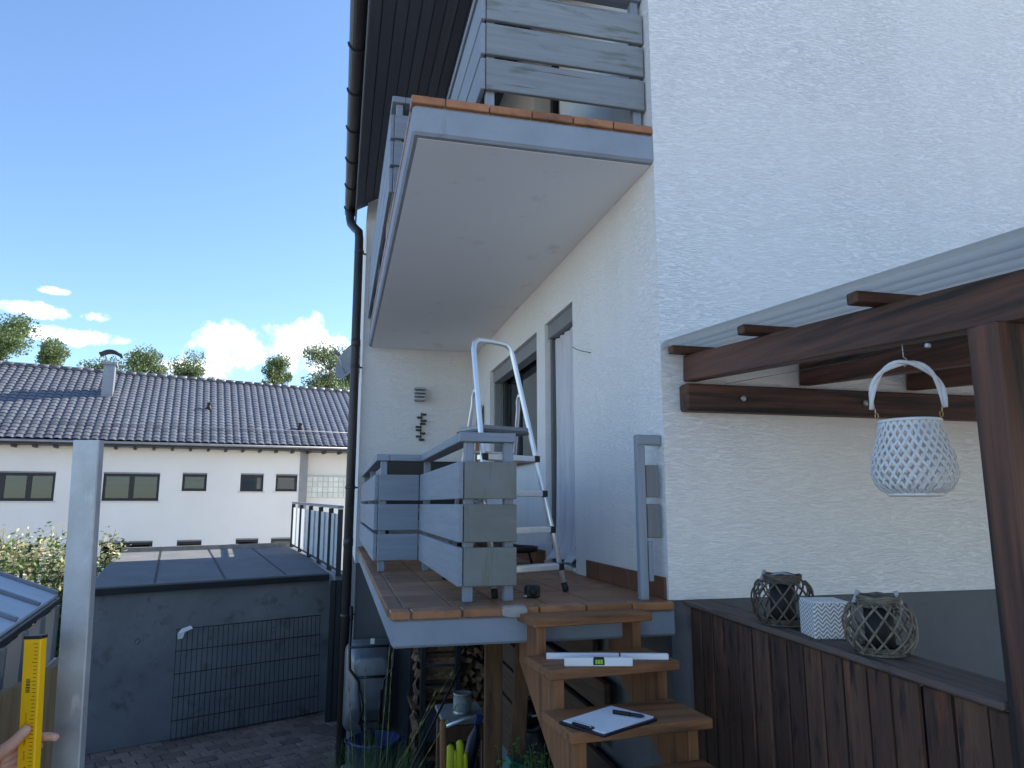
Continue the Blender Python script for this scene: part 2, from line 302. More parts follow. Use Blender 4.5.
M['wicker2'] = mat('tan_willow_twig', srgb(86, 80, 72), srgb(134, 124, 108), (30, 30, 30), .65, .3, rnd=.15, stains=((srgb(64, 56, 48), (20, 20, 20), .56, .7),))
M['rope'] = mat('grey_rope', g(.34), g(.46), (60, 60, 60), .9, .5)
M['basket'] = mat('white_painted_split_cane', g(.62), g(.74), (20, 20, 20), .65, .2)
M['brass'] = mat('brass_chain', (.5, .34, .16, 1), (.6, .42, .2, 1), rough=.4, bump=0, metal=.9)
M['skin'] = mat('skin', srgb(206, 152, 128), srgb(220, 168, 144), (12, 12, 12), .5, .12, (70, 70, 160), rnd=0, stains=((srgb(186, 116, 98), (22, 22, 22), .56, .74),))
M['nail'] = mat('finger_nail', srgb(226, 178, 164), srgb(232, 186, 172), rough=.3, bump=0)
M['shirt'] = mat('dark_blue_shirt', srgb(40, 48, 66), srgb(48, 56, 76), (8, 8, 8), .9, .2)
M['jeans'] = mat('work_trousers', srgb(58, 60, 62), srgb(70, 72, 72), (8, 8, 8), .9, .2)
M['hair'] = mat('brown_hair', srgb(58, 42, 30), srgb(70, 50, 36), (30, 30, 30), .6, .3)
def leafmat(name, c1, c2, tl=.35):
    m = mat(name, c1, c2, (3, 3, 3), .55, 0, rnd=0, spec=.3)
    t = m.node_tree; n = t.nodes.new; l = t.links.new; bs = t.nodes['Principled BSDF']; o = t.nodes['Material Output']
    tr = n('ShaderNodeBsdfTranslucent'); tr.inputs[0].default_value = tuple(min(1, q * 1.3) for q in c2[:3]) + (1,); x = n('ShaderNodeMixShader'); x.inputs[0].default_value = tl
    l(bs.outputs[0], x.inputs[1]); l(tr.outputs[0], x.inputs[2]); l(x.outputs[0], o.inputs['Surface']); return m
M['leaf'] = leafmat('tree_leaf', (.09, .14, .055, 1), (.16, .22, .09, 1))
M['leaf2'] = leafmat('shrub_leaf', (.06, .12, .03, 1), (.13, .2, .05, 1))
M['blossom'] = leafmat('cream_blossom', (.55, .48, .26, 1), (.68, .62, .40, 1))
M['grass'] = leafmat('grass_blade', (.06, .13, .03, 1), (.12, .19, .05, 1))
M['seed'] = leafmat('grass_seed_head', (.28, .28, .10, 1), (.36, .34, .14, 1))
M['trunk'] = mat('tree_bark', srgb(86, 76, 64), srgb(110, 96, 80), (8, 8, 2), .9, .4)
M['ground'] = mat('soil_lawn_bounce', (.16, .16, .09, 1), (.26, .24, .16, 1), (.8, .8, .8), .95, .5, (20, 20, 20), rnd=0, stains=(((.50, .45, .39, 1), (.3, .3, .3), .38, .52),))  # pale patches added so the ground bounces more light onto walls and ceiling
M['black_print'] = mat('black_print', g(.012), g(.016), rough=.5, bump=0)
M['red_print'] = mat('red_print', srgb(176, 40, 52), srgb(186, 46, 58), rough=.5, bump=0)
def vial_extra(bs, t):
    bs.inputs['Transmission Weight'].default_value = .2
M['vial'] = mat('green_level_vial', srgb(168, 230, 40), srgb(190, 240, 70), rough=.2, bump=0, extra=vial_extra)
M['herring'] = None
def herring():
    m = bpy.data.materials.new('white_herringbone_print'); m.use_nodes = True; t = m.node_tree; n = t.nodes.new; l = t.links.new
    bs = t.nodes['Principled BSDF']; co = n('ShaderNodeTexCoord'); sp = n('ShaderNodeSeparateXYZ'); l(co.outputs['Object'], sp.inputs[0])
    def mt(op, a, b=None):
        x = n('ShaderNodeMath'); x.operation = op
        for i, v in enumerate((a, b)):
            if v is None: continue
            if isinstance(v, (int, float)): x.inputs[i].default_value = v
            else: l(v, x.inputs[i])
        return x.outputs[0]
    h = mt('ADD', sp.outputs[0], sp.outputs[1])
    zig = mt('PINGPONG', h, .016)
    s = mt('PINGPONG', mt('ADD', sp.outputs[2], mt('MULTIPLY', zig, 1.1)), .008)
    k = mt('GREATER_THAN', s, .0046)
    mx = n('ShaderNodeMix'); mx.data_type = 'RGBA'; l(k, mx.inputs['Factor']); mx.inputs['A'].default_value = g(.72); mx.inputs['B'].default_value = g(.2)
    l(mx.outputs['Result'], bs.inputs['Base Color']); bs.inputs['Roughness'].default_value = .6; return m
M['herring'] = herring()
def blockmat():
    return mat('glass_block', srgb(196, 204, 200), srgb(212, 216, 208), (8, 8, 8), .15, .2, rnd=.1, spec=.8)
M['block'] = blockmat()

# ------------------------------------------------------------------ ground
def gz(x, y):
    t = min(1, max(0, (y - 3.0) / 4.6)); t = t * t * (3 - 2 * t)
    return 1.5 * (1 - t) - .02
xs = [-600, -300, -150, -80, -45] + [-30 + i * 1.0 for i in range(61)] + [45, 80, 150, 300, 600]
ys = [-600, -300, -120, -50] + [-20 + i * 1.0 for i in range(20)] + [i * .4 for i in range(30)] + [12 + i * 2 for i in range(20)] + [60, 100, 200, 400, 900]
gv = [(x, y, gz(x, y)) for y in ys for x in xs]; nx = len(xs)
gf = [[j * nx + i, j * nx + i + 1, (j + 1) * nx + i + 1, (j + 1) * nx + i] for j in range(len(ys) - 1) for i in range(nx - 1)]
me, c = MB().add(gv, gf, True).mesh('ground', M['ground'], False); tag(place('ground', me, (0, 0, 0)), kind='structure')

# paved yard
yard = MB().box(-6.2, 1.6, 7.7, 14.5, -.1, .012, 0).build('paved_yard', M['joint']); tag(yard, kind='structure')
pvm = []
for i in range(4):
    a, b = .134, .094; m_ = MB()
    off = [(-a, -b), (-a * .4, -b - .004), (a * .4, -b + .004), (a, -b), (a + .004, 0), (a, b), (a * .4, b + .004), (-a * .4, b - .004), (-a, b), (-a + .004, 0)]
    off = [(p + random.uniform(-.004, .004), q + random.uniform(-.003, .003)) for p, q in off]; n_ = len(off)
    m_.add([(p, q, -.04) for p, q in off] + [(p, q, .0) for p, q in off] + [(p * .93, q * .9, .008) for p, q in off],
           [[k, (k + 1) % n_, n_ + (k + 1) % n_, n_ + k] for k in range(n_)] + [[n_ + k, n_ + (k + 1) % n_, 2 * n_ + (k + 1) % n_, 2 * n_ + k] for k in range(n_)] + [[2 * n_ + k for k in range(n_)]])
    pvm.append(m_.mesh('paver', M['paver'], False)[0])
pang = math.atan2(1.42, 3.12); pu = Vector((math.cos(pang), math.sin(pang), 0)); pn = Vector((-pu.y, pu.x, 0)); po = Vector((-3.12, 10.8, 0))
cnt = 0
for r_ in range(16):
    for k in range(-2, 17):
        if cnt >= 296: break
        q = po + pu * (k * .28 + (r_ % 2) * .14) - pn * (.16 + r_ * .20)
        if q.x > .25 or q.x < -3.5: continue
        place('paver', random.choice(pvm), (q.x, q.y, .018 + random.uniform(-.003, .004)), yard, Euler((random.uniform(-.012, .012), random.uniform(-.012, .012), pang + random.choice((0, math.pi)) + random.uniform(-.01, .01)))); cnt += 1

# ------------------------------------------------------------------ house
house = thing('house', 'white rendered house with dark roof overhang filling the right of the picture', 'house', (1.72, 3.57, 1.4))
CX, CY = 1.72, 3.57; ZT = 2.70
HX1, HY1 = 13.5, 16.1; RX = 7.2; EZ = 7.05; TS = math.tan(R(30))
def rz(x): return EZ + (x - .1) * TS if x <= RX else EZ + (2 * RX - x - .1) * TS
MB().prism([(CX, 2.7), (HX1, 2.7), (HX1, rz(HX1)), (RX, rz(RX)), (CX, rz(CX))], 'y', CY, CY + .3).build('gable_wall', M['plaster'], house)
MB().box(CX + .012, HX1, CY + .012, CY + .31, -.3, 2.7, 0).build('plinth', M['plinth'], house)
def wall_x(x0, th, y0, y1, z0, z1, holes):
    m_ = MB(); ysr = sorted({y0, y1, *[h[0] for h in holes], *[h[1] for h in holes]}); zsr = sorted({z0, z1, *[h[2] for h in holes], *[h[3] for h in holes]})
    for a, b in zip(ysr, ysr[1:]):
        for c_, d in zip(zsr, zsr[1:]):
            cy, cz = (a + b) / 2, (c_ + d) / 2
            if any(h[0] < cy < h[1] and h[2] < cz < h[3] for h in holes): continue
            m_.add([(x0, a, c_), (x0, b, c_), (x0, b, d), (x0, a, d)], [(0, 3, 2, 1)])
    for h in holes:
        a, b, c_, d = h; x1 = x0 + th
        m_.add([(x0, a, c_), (x1, a, c_), (x1, a, d), (x0, a, d)], [(0, 1, 2, 3)]); m_.add([(x0, b, c_), (x1, b, c_), (x1, b, d), (x0, b, d)], [(3, 2, 1, 0)])
        m_.add([(x0, a, d), (x1, a, d), (x1, b, d), (x0, b, d)], [(0, 1, 2, 3)]); m_.add([(x0, a, c_), (x1, a, c_), (x1, b, c_), (x0, b, c_)], [(3, 2, 1, 0)])
    return m_
WIN = (6.12, 8.19, 3.60, 4.76); DOOR = (5.09, 5.86, 2.73, 4.76); UD = (5.35, 6.15, 5.45, 7.45)
m_ = wall_x(CX, .32, CY + .3, 9.0, 2.5, rz(CX) - .02, [WIN, DOOR, UD]); m_.build('terrace_wall', M['plaster'], house, keep=True)
MB().box(CX + .012, CX + .3, CY + .3, 9.0, -.3, 2.5, 0).build('plinth', M['plinth'], house)
MB().prism([(.24, 2.5), (CX + .3, 2.5), (CX + .3, rz(CX + .3) - .03), (.24, rz(.24) - .03)], 'y', 9.0, 9.3).build('recess_wall', M['plaster'], house)
MB().box(.252, CX + .3, 9.012, 9.3, -.3, 2.5, 0).build('plinth', M['plinth'], house)
MB().box(.24, .54, 9.3, HY1, 2.5, rz(.24) - .03, 0).build('side_wall', M['plaster_n'], house)
MB().box(.252, .54, 9.3, HY1, -.3, 2.5, 0).build('plinth', M['plinth'], house)
MB().prism([(.54, -.3), (HX1, -.3), (HX1, rz(HX1)), (RX, rz(RX)), (.54, rz(.54) - .02)], 'y', HY1 - .3, HY1).build('rear_wall', M['plaster_n'], house)
MB().box(HX1 - .3, HX1 - .01, CY + .3, HY1 - .3, -.3, rz(HX1) - .05, 0).build('side_wall', M['plaster_n'], house)
# rooms behind the openings
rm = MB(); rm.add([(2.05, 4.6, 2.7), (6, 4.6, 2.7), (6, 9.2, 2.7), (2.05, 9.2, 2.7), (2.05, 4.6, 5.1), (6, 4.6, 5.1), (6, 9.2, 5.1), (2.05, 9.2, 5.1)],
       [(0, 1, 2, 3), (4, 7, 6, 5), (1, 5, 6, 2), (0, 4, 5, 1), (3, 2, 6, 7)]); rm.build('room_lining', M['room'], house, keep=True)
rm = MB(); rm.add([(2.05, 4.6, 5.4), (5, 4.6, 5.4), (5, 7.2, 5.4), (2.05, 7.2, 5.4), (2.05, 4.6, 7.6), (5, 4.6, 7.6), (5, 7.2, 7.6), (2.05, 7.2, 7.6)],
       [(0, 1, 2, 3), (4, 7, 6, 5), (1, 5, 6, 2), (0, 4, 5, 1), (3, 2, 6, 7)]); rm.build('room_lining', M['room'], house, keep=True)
# roof slabs
for sgn, nm in ((0, 'roof'), (1, 'roof')):
    f_ = (lambda x: x) if sgn == 0 else (lambda x: 2 * RX - x)
    MB().prism([(f_(-.02), EZ + .03), (f_(RX), rz(RX) + .02 + .05), (f_(RX), rz(RX) + .33), (f_(-.02), EZ + .2)], 'y', 3.25, 9.4).build(nm, M['rooftile'], house)
    MB().prism([(f_(.26), EZ + .19), (f_(RX), rz(RX) + .02 + .05), (f_(RX), rz(RX) + .33), (f_(.26), EZ + .36)], 'y', 9.403, HY1 + .2).build(nm, M['rooftile'], house)
# soffit boards, running along the eave, following the rafters
sof = MB().bar((.12, 6.15, EZ + .012 + .03), (.12, 6.15, EZ + .015 + .04), .02, 5.7, (1, 0, 0)).build('soffit', M['soffit'], house)
q0 = Vector((.08, 0, EZ - .03)); qd = Vector((math.cos(R(30)), 0, math.sin(R(30)))); nb_ = 15; wd = (CX - .08) / math.cos(R(30)) / nb_
brd, _ = MB().ob((0, 0, 0), (wd / 2 - .004, 2.86, .009), None, .004).mesh('board', M['soffit'], False)
for i in range(nb_):
    p = q0 + qd * (wd * (i + .5)); place('board', brd, (p.x, 6.14, p.z), sof, Euler((0, -R(30), 0)))
# gutter, downpipe
prof = [(math.cos(a) * .074, math.sin(a) * .074) for a in [math.pi + i * math.pi / 10 for i in range(11)]]
m_ = MB(); vs_ = []
for y in (3.2, 9.42):
    vs_ += [(.02 + p, y, EZ + .06 + q) for p, q in prof] + [(.02 + p * .93, y, EZ + .06 + q * .93) for p, q in reversed(prof)]
k = 22; m_.add(vs_, [[i, (i + 1) % k, k + (i + 1) % k, k + i] for i in range(k)] + [list(range(k)), list(range(k, 2 * k))], False)
gut = m_.build('gutter', M['dark_metal'], house)
for i in range(9):
    y = 3.6 + i * .7; MB().tube([(.02 + p * 1.09, y, EZ + .06 + q * 1.09) for p, q in prof] + [(.13, y, EZ + .085)], .008, 6, sq=2).build('bracket', M['dark_metal'], gut)
MB().box(.085, .105, 3.25, 9.35, EZ - .14, EZ + .13, .004).build('fascia_board', M['soffit'], house)
pipe = MB().tube([(.02, 9.2, EZ), (.02, 9.2, EZ - .1), (.035, 9.17, EZ - .19), (.09, 9.05, EZ - .3), (.135, 8.97, EZ - .37), (.145, 8.955, EZ - .47), (.15, 8.95, 4), (.15, 8.95, .1)], .056, 12).build('downpipe', M['dark_metal'], house)
for z in (6.4, 4.9, 3.4, 1.9):
    MB().lathe([(.058, -.02), (.062, -.015), (.062, .015), (.058, .02)], (.15, 8.95, z), 12).bar((.15, 8.95, z), (.25, 9.04, z), .02, .02).build('pipe_clip', M['dark_metal'], pipe)
for z in (2.75, 5.2): MB().lathe([(.053, -.05), (.059, -.045), (.059, .045), (.053, .05)], (.15, 8.95, z), 12).build('pipe_socket', M['dark_metal'], pipe)
# window on the terrace
def xframe(x, y0, y1, z0, z1, fw_, d, name, m, parent):
    m_ = MB(); m_.box(x, x + d, y0, y1, z1 - fw_, z1, .004); m_.box(x, x + d, y0, y1, z0, z0 + fw_, .004)
    m_.box(x + .001, x + d - .001, y0, y0 + fw_, z0 + fw_, z1 - fw_, .004); m_.box(x + .001, x + d - .001, y1 - fw_, y1, z0 + fw_, z1 - fw_, .004)
    return m_.build(name, m, parent)
a, b, c_, d = WIN
wn = xframe(CX + .16, a, b, c_, d, .07, .07, 'window', M['frame_dark'], house)
MB().box(CX + .19, CX + .2, a + .07, b - .07, c_ + .07, d - .07, 0).build('pane', M['glass'], wn)
MB().box(CX + .165, CX + .225, 7.45, 7.52, c_ + .07, d - .07).build('mullion', M['frame_dark'], wn)
MB().box(CX + .04, CX + .15, a + .002, b - .002, d - .14, d - .003).build('shutter_box', M['roller'], wn)
for y in (a + .025, b - .025): MB().box(CX + .05, CX + .13, y - .022, y + .022, c_ + .01, d - .142).build('shutter_rail', M['roller'], wn)
MB().box(CX - .05, CX + .17, a - .03, b + .03, c_ - .03, c_ + .002, .006).build('sill', M['skirt'], wn)
a, b, c_, d = DOOR
dr = xframe(CX + .18, a, b, c_, d, .08, .07, 'patio_door', M['frame_grey'], house)
MB().box(CX + .21, CX + .22, a + .08, b - .08, c_ + .08, d - .08, 0).build('pane', M['glass'], dr)
MB().box(CX + .03, CX + .15, a + .002, b - .002, d - .13, d - .003).build('shutter_box', M['roller'], dr)
for y in (a + .025, b - .025): MB().box(CX + .05, CX + .13, y - .022, y + .022, c_ + .01, d - .132).build('shutter_rail', M['frame_grey'], dr)
MB().box(CX - .02, CX + .17, a, b, c_ - .02, c_ + .01).build('threshold', M['alu'], dr)
a, b, c_, d = UD
dr = xframe(CX + .16, a, b, c_, d, .09, .07, 'balcony_door', M['frame_dark'], house)
MB().box(CX + .19, CX + .2, a + .09, b - .09, c_ + .09, d - .09, 0).build('pane', M['glass'], dr)

# sheer curtain hanging in the terrace doorway, its hem trailing on the tiles
vs_ = []; fs_ = []; nu, nv = 60, 26
for j in range(nv + 1):
    for i in range(nu + 1):
        u = i / nu; v = j / nv; y = 5.13 + .68 * u; z = 4.62 - v * 1.88
        fold = .022 * math.sin(u * 31 + .7 * math.sin(v * 3)) + .012 * math.sin(u * 73 + 2 * v)
        x = CX + .09 + fold * (.5 + .5 * v)
        if v > .86: t = (v - .86) / .14; x -= .13 * t * t * (.6 + .4 * math.sin(u * 9 + 1)); z += .03 * t
        vs_.append((x, y, z))
for j in range(nv):
    for i in range(nu): k = j * (nu + 1) + i; fs_.append([k, k + 1, k + nu + 2, k + nu + 1])
cu = MB().add(vs_, fs_, True).build('curtain', M['cloth']); solo(cu, 'sheer lilac grey curtain hanging in the terrace doorway with its hem on the tiles', 'curtain')

# ------------------------------------------------------------------ terrace
X0, Y0 = .26, 3.5
ter = thing('terrace', 'raised terrace slab with brown tiles and orange edge tiles above the firewood', 'terrace', (1.0, 6.2, 2.5))
MB().box(X0 + .015, CX + .01, Y0 + .015, 8.998, 2.53, 2.662, .012).build('slab', M['slab_paint'], ter)
MB().box(X0 + .02, CX - .001, Y0 + .02, 8.997, 2.663, 2.690, 0).build('mortar_bed', M['mortar'], ter)
tm, _ = MB().ob((0, 0, 0), (.1165, .1165, .010), None, .003).mesh('floor_tile', M['tile'], False)
yy = Y0 + .10 + .12; row = 0
while yy < 8.95:
    xx = X0 + .075 + .12
    while xx < CX - .06:
        place('floor_tile', tm, (xx, yy, ZT - .010 + random.uniform(-.001, .001)), ter, Euler((random.uniform(-.004, .004), random.uniform(-.004, .004), 0))); xx += .24
    yy += .24
nl = [.10, .245, .245, .14, .245, .245, .235]
xx = X0
for i, l_ in enumerate(nl):
    if i == 3: xx += 0
    m_ = MB().box(xx + .003, xx + l_ - .003, Y0 - .006, Y0 + .095, 2.661, ZT + .001, .005); m_.build('edge_tile', M['nose'], ter); xx += l_
yy = Y0 + .1
while yy < 8.7:
    MB().box(X0 - .004, X0 + .07, yy + .003, yy + .237, 2.661, ZT + .0005, .004).build('edge_tile', M['tile'], ter); yy += .24
# broken corner patched with mortar
pm = MB(); ol = [(.80, 2.668), (.83, 2.659), (.88, 2.657), (.92, 2.664), (.925, 2.690), (.915, 2.703), (.87, 2.706), (.82, 2.704), (.797, 2.692)]; n_ = len(ol)
pm.add([(x, 3.480 + random.uniform(-.002, .002), z) for x, z in ol] + [(x, 3.50, z + .004) for x, z in ol] + [(x + random.uniform(-.01, .01), 3.55 + random.uniform(-.012, .012), min(z, 2.7) + .006) for x, z in ol] + [(.86, 3.476, 2.684)],
       [[k, (k + 1) % n_, 3 * n_] for k in range(n_)] + [[k, (k + 1) % n_, n_ + (k + 1) % n_, n_ + k] for k in range(n_)] + [[n_ + k, n_ + (k + 1) % n_, 2 * n_ + (k + 1) % n_, 2 * n_ + k] for k in range(n_)])
pm.build('mortar_patch', M['mortar'], ter)
for i in range(5):
    y = CY + .02 + i * .25; MB().box(CX - .014, CX - .002, y + .003, y + .245, ZT, ZT + .115, .003).build('skirting_tile', M['skirt'], ter)
for i in range(13):
    y = 5.87 + i * .24
    MB().box(CX - .014, CX - .002, y + .003, y + .236, ZT, ZT + .115, .003).build('skirting_tile', M['skirt'], ter)

# ------------------------------------------------------------------ upper balcony
bal = thing('balcony', 'upper balcony slab with pale underside, grey edge and orange edge tiles', 'balcony', (1.0, 6.2, 5.17))
BX = .315
MB().box(BX, CX + .01, CY, 8.998, 5.17, 5.34, .015).build('slab', M['slab_paint'], bal)
MB().box(BX + .035, CX - .002, CY + .045, 8.996, 5.1665, 5.1695, 0).build('ceiling_panel', M['soffit_white'], bal)
MB().box(BX + .02, CX - .002, CY + .02, 8.996, 5.341, 5.385, 0).build('mortar_bed', M['mortar'], bal)
xx = BX - .012; nl = [.19, .245, .245, .245, .245, .245]
for i, l_ in enumerate(nl):
    MB().box(xx + .003, min(xx + l_ - .003, CX - .002), CY - .008, CY + .1, 5.346, 5.392, .004).build('edge_tile', M['nose'], bal); xx += l_
yy = CY + .1
while yy < 8.7:
    MB().box(BX - .004, BX + .08, yy + .003, yy + .237, 5.341, 5.396, .005).build('edge_tile', M['nose'], bal); yy += .24

# ------------------------------------------------------------------ railings of wide boards
def railing(root, zf, off, xi, xo, yf, yj, yb, xr, endm=None, frontm=None, far_out=0):
    zs_ = [(zf + off + .005 + i * .222, zf + off + .2 + i * .222) for i in range(3)]
    zt = zf + off + .80; th = .028
    # posts
    for (x, y) in ((xi + .035, yf + .06), (xi + .035, yj), (xo + .04, yj), (xo + .04, (yj + yb) / 2), (xo + .04, yb - .08)):
        MB().box(x - .025, x + .025, y - .025, y + .025, zf, zt - .05).build('post', M['rail_z'], root)
    MB().box(xr - .06, xr - .01, yf + .035, yf + .085, zf, zt - .05).build('post', M['rail_z'], root)
    for z0, z1 in zs_:
        MB().box(xi + .004, xr, yf, yf + th, z0, z1).build('plank', endm or M['rail_x'], root)
        MB().box(xi - .028, xi, yf + .005, yj - .062, z0, z1).build('plank', M['rail_y'], root)
        MB().box(xo + .004, xi - .032, yj - .058, yj - .03, z0, z1).build('plank', M['rail_x'], root)
        MB().box(xo - .028 - far_out, xo - far_out, yj - .052, yb, z0, z1).build('plank', M['rail_y'], root)
    # handrail
    MB().box(xi - .02, xr, yf + .012, yf + .112, zt - .05, zt).build('handrail', M['rail_x'], root)
    MB().box(xi - .021, xi + .078, yf + .114, yj - .06, zt - .05, zt).build('handrail', M['rail_y'], root)
    MB().box(xo + .082, xi + .078, yj - .057, yj + .043, zt - .05, zt).build('handrail', M['rail_x'], root)
    MB().box(xo - .02, xo + .08, yj - .057, yb, zt - .05, zt).build('handrail', M['rail_y'], root)
lo = thing('terrace_railing', 'stepped grey board railing on the lower terrace beside the stepladder', 'railing', (.65, 6, ZT))
railing(lo, ZT, .077, .64, .30, 3.70, 5.58, 8.98, .925, endm=M['algae'])
hi_ = thing('balcony_railing', 'weathered grey board railing on the upper balcony under the roof overhang', 'railing', (.7, 6, 5.397))
railing(hi_, 5.397, .135, .73, .315, 3.64, 5.2, 8.98, CX - .01, endm=M['algae_x'], far_out=.0)
st = thing('railing_stub', 'leftover end post of the railing with three short grey plates at the house corner', 'railing', (1.62, 3.62, ZT))
MB().box(1.575, 1.622, 3.60, 3.645, ZT, 3.575).build('post', M['rail_z'], st)
MB().box(1.576, 1.715, 3.595, 3.65, 3.519, 3.574).build('top_rail', M['rail_x'], st)
for i, (z0, z1) in enumerate(((3.235, 3.41), (3.02, 3.20))): MB().box(1.626, 1.70, 3.60, 3.628, z0, z1).build('plate', M['plate'], st)
MB().ob((1.638, 3.61, 2.90), (.013, .016, .105), None, .004).build('plate', M['rail_z'], st)

# ------------------------------------------------------------------ things on the terrace
lad = thing('stepladder', 'aluminium stepladder with platform and high hoop standing on the tiled terrace', 'stepladder', (1.0, 4.3, ZT))
FL = Vector((.84, 3.84)); FR_ = Vector((1.305, 4.05)); ld = (FR_ - FL).normalized(); ln = Vector((-ld.y, ld.x)); mid = (FL + FR_) / 2; lbk = Vector((-.10, .99))
def lp(h, s, back=0):   # point on the front frame at height h, s = -1..1 across
    hw = .256 - .072 * h
    p = mid + ln * (.255 * h) + lbk * back + ld * (s * hw); return Vector((p.x, p.y, ZT + h))
hoop = [lp(.04, -1), lp(.5, -1), lp(1.0, -1), lp(1.44, -1), lp(1.485, -.93), lp(1.51, -.72), lp(1.515, 0), lp(1.51, .72), lp(1.485, .93), lp(1.44, 1), lp(1.0, 1), lp(.5, 1), lp(.04, 1)]
MB().tube(hoop, .0165, 10).build('hoop_rail', M['alu'], lad)
for h in (.14, .35, .56, .77):
    A, B = lp(h, -.97), lp(h, .97); Rm = frame(B - A, (0, 0, 1))
    MB().ob((A + B) / 2 + Vector((ln.x, ln.y, 0)) * .025, (.017, .045, (B - A).length / 2), Rm, .004).build('step', M['alu'], lad)
    for e in (A, B): MB().ob(e + Vector((ln.x, ln.y, 0)) * -.012, (.02, .012, .02), Rm, .004).build('bracket', M['black'], lad)
A, B = lp(.95, -.95), lp(.95, .95); n3 = Vector((ln.x, ln.y, 0))
MB().ob((A + B) / 2 + n3 * .12, (.013, .125, (B - A).length / 2), frame(B - A, (0, 0, 1)), .004).build('platform', M['zinc'], lad)
MB().ob((A + B) / 2 + n3 * .12 - Vector((0, 0, .02)), (.008, .13, (B - A).length / 2 + .012), frame(B - A, (0, 0, 1)), .004).build('platform_rim', M['frame_grey'], lad)
for s in (-1, 1):
    top = lp(1.17, s); foot = lp(0, s * 1.02, 1.08); foot.z = ZT + .03; arm = lp(1.17, s, .05) + Vector((0, 0, .01)); bend = lp(1.1, s, .115)
    MB().tube([top, arm, lp(1.15, s, .09), bend, bend.lerp(foot, .5), foot], .013, 8).build('rear_leg', M['alu'], lad)
    f2 = foot; MB().tube([f2 + Vector((0, 0, .03)), f2 - Vector((0, 0, .028))], .018, 8).build('foot', M['rubber'], lad)
    f1 = lp(.0, s); MB().tube([lp(.05, s), f1 + Vector((0, 0, .003))], .019, 8).build('foot', M['rubber'], lad)
for h in (.3, .75):
    q = lambda s: lp(1.1, s, .115).lerp(lp(0, s * 1.02, 1.08), 1 - h); MB().tube([q(-1), q(1)], .009, 6).build('rear_brace', M['alu'], lad)

tp = thing('tape_measure', 'small black tape measure lying on the terrace edge by the ladder', 'tape measure', (1.04, 3.84, ZT))
MB().ob((1.045, 3.84, ZT + .034), (.042, .022, .034), None, .014).build('case', M['black'], tp)
MB().lathe([(.004, -.024), (.026, -.024), (.026, .024), (.004, .024)], (1.045, 3.84, ZT + .036), 14, frame((0, 1, 0))).build('dial', M['rubber'], tp)
MB().ob((1.005, 3.832, ZT + .012), (.008, .012, .006), None, .002).build('hook', M['steel'], tp)

wl = thing('wall_lamp', 'square metal wall lamp on the white wall at the end of the terrace', 'wall lamp', (.96, 8.99, 4.57))
MB().box(.90, 1.03, 8.95, 8.999, 4.485, 4.665, .006).build('back_plate', M['steel'], wl)
for i in range(4): MB().box(.895, 1.035, 8.85, 8.948, 4.49 + i * .045, 4.515 + i * .045, .004).build('louvre', M['steel'], wl)
MB().box(.925, 1.005, 8.87, 8.947, 4.495, 4.655, .01).build('diffuser', M['glass_clear'], wl)
orn = thing('wall_ornament', 'narrow dark metal ornament hanging on the wall below the wall lamp', 'ornament', (1.0, 8.97, 4.35))
m_ = MB(); m_.bar((.995, 8.98, 4.345), (.995, 8.98, 3.98), .012, .012); m_.build('rod', M['dark_metal'], orn)
for i in range(9):
    z = 4.32 - i * .04; dx = (.03, -.02, .035, .02, -.035, -.03, .02, -.03, .01)[i]
    MB().ob((.995 + dx, 8.965, z), (.035, .012, .013), None, .004).build('leaf', M['dark_metal'], orn)
bd = MB().ob((1.655, 8.6, 3.83), (.012, .09, .58), frame((.03, -.0, 1), (1, 0, 0)), .004).build('leaning_board', M['stair']['z']); solo(bd, 'pale wooden board leaning upright beside the terrace window', 'board')
# folded garden sofa back behind the railing
sf = thing('garden_bench', 'dark bench with a low back half hidden behind the terrace railing', 'bench', (1.05, 8.5, ZT))
MB().box(.50, 1.5, 8.62, 8.70, 3.15, 3.71, .02).build('backrest', M['black'], sf)
MB().box(.50, 1.5, 8.15, 8.62, 3.02, 3.12, .02).build('seat', M['black'], sf)
for x in (.55, 1.45):
    for y in (8.2, 8.65): MB().box(x - .025, x + .025, y - .025, y + .025, ZT, 3.02).build('leg', M['black'], sf)
tr_ = MB().lathe([(.15, 0), (.19, .012), (.2, .05), (.185, .05), (.17, .02), (.02, .015)], (1.47, 5.95, ZT + .1), 24).build('black_tray', M['black'])
bx_ = thing('plant_stool', 'low black stool with a round tray by the terrace doorway', 'stool', (1.47, 5.95, ZT))
tr_.parent = bx_; tr_.location = WORLD[tr_] - WORLD[bx_]; tr_.name = 'tray'
for k in range(3):
    a_ = k * 2.1; MB().tube([(1.47 + .12 * math.cos(a_), 5.95 + .12 * math.sin(a_), ZT + .105), (1.47 + .15 * math.cos(a_), 5.95 + .15 * math.sin(a_), ZT)], .01, 6).build('leg', M['black'], bx_)
wr = MB().tube([(1.722, 4.69, 4.265), (1.66, 4.70, 4.275), (1.63, 4.75, 4.30), (1.62, 4.80, 4.325)], .003, 6).build('cable_end', M['frame_grey']); solo(wr, 'short grey cable end sticking out of the bare white wall', 'cable')
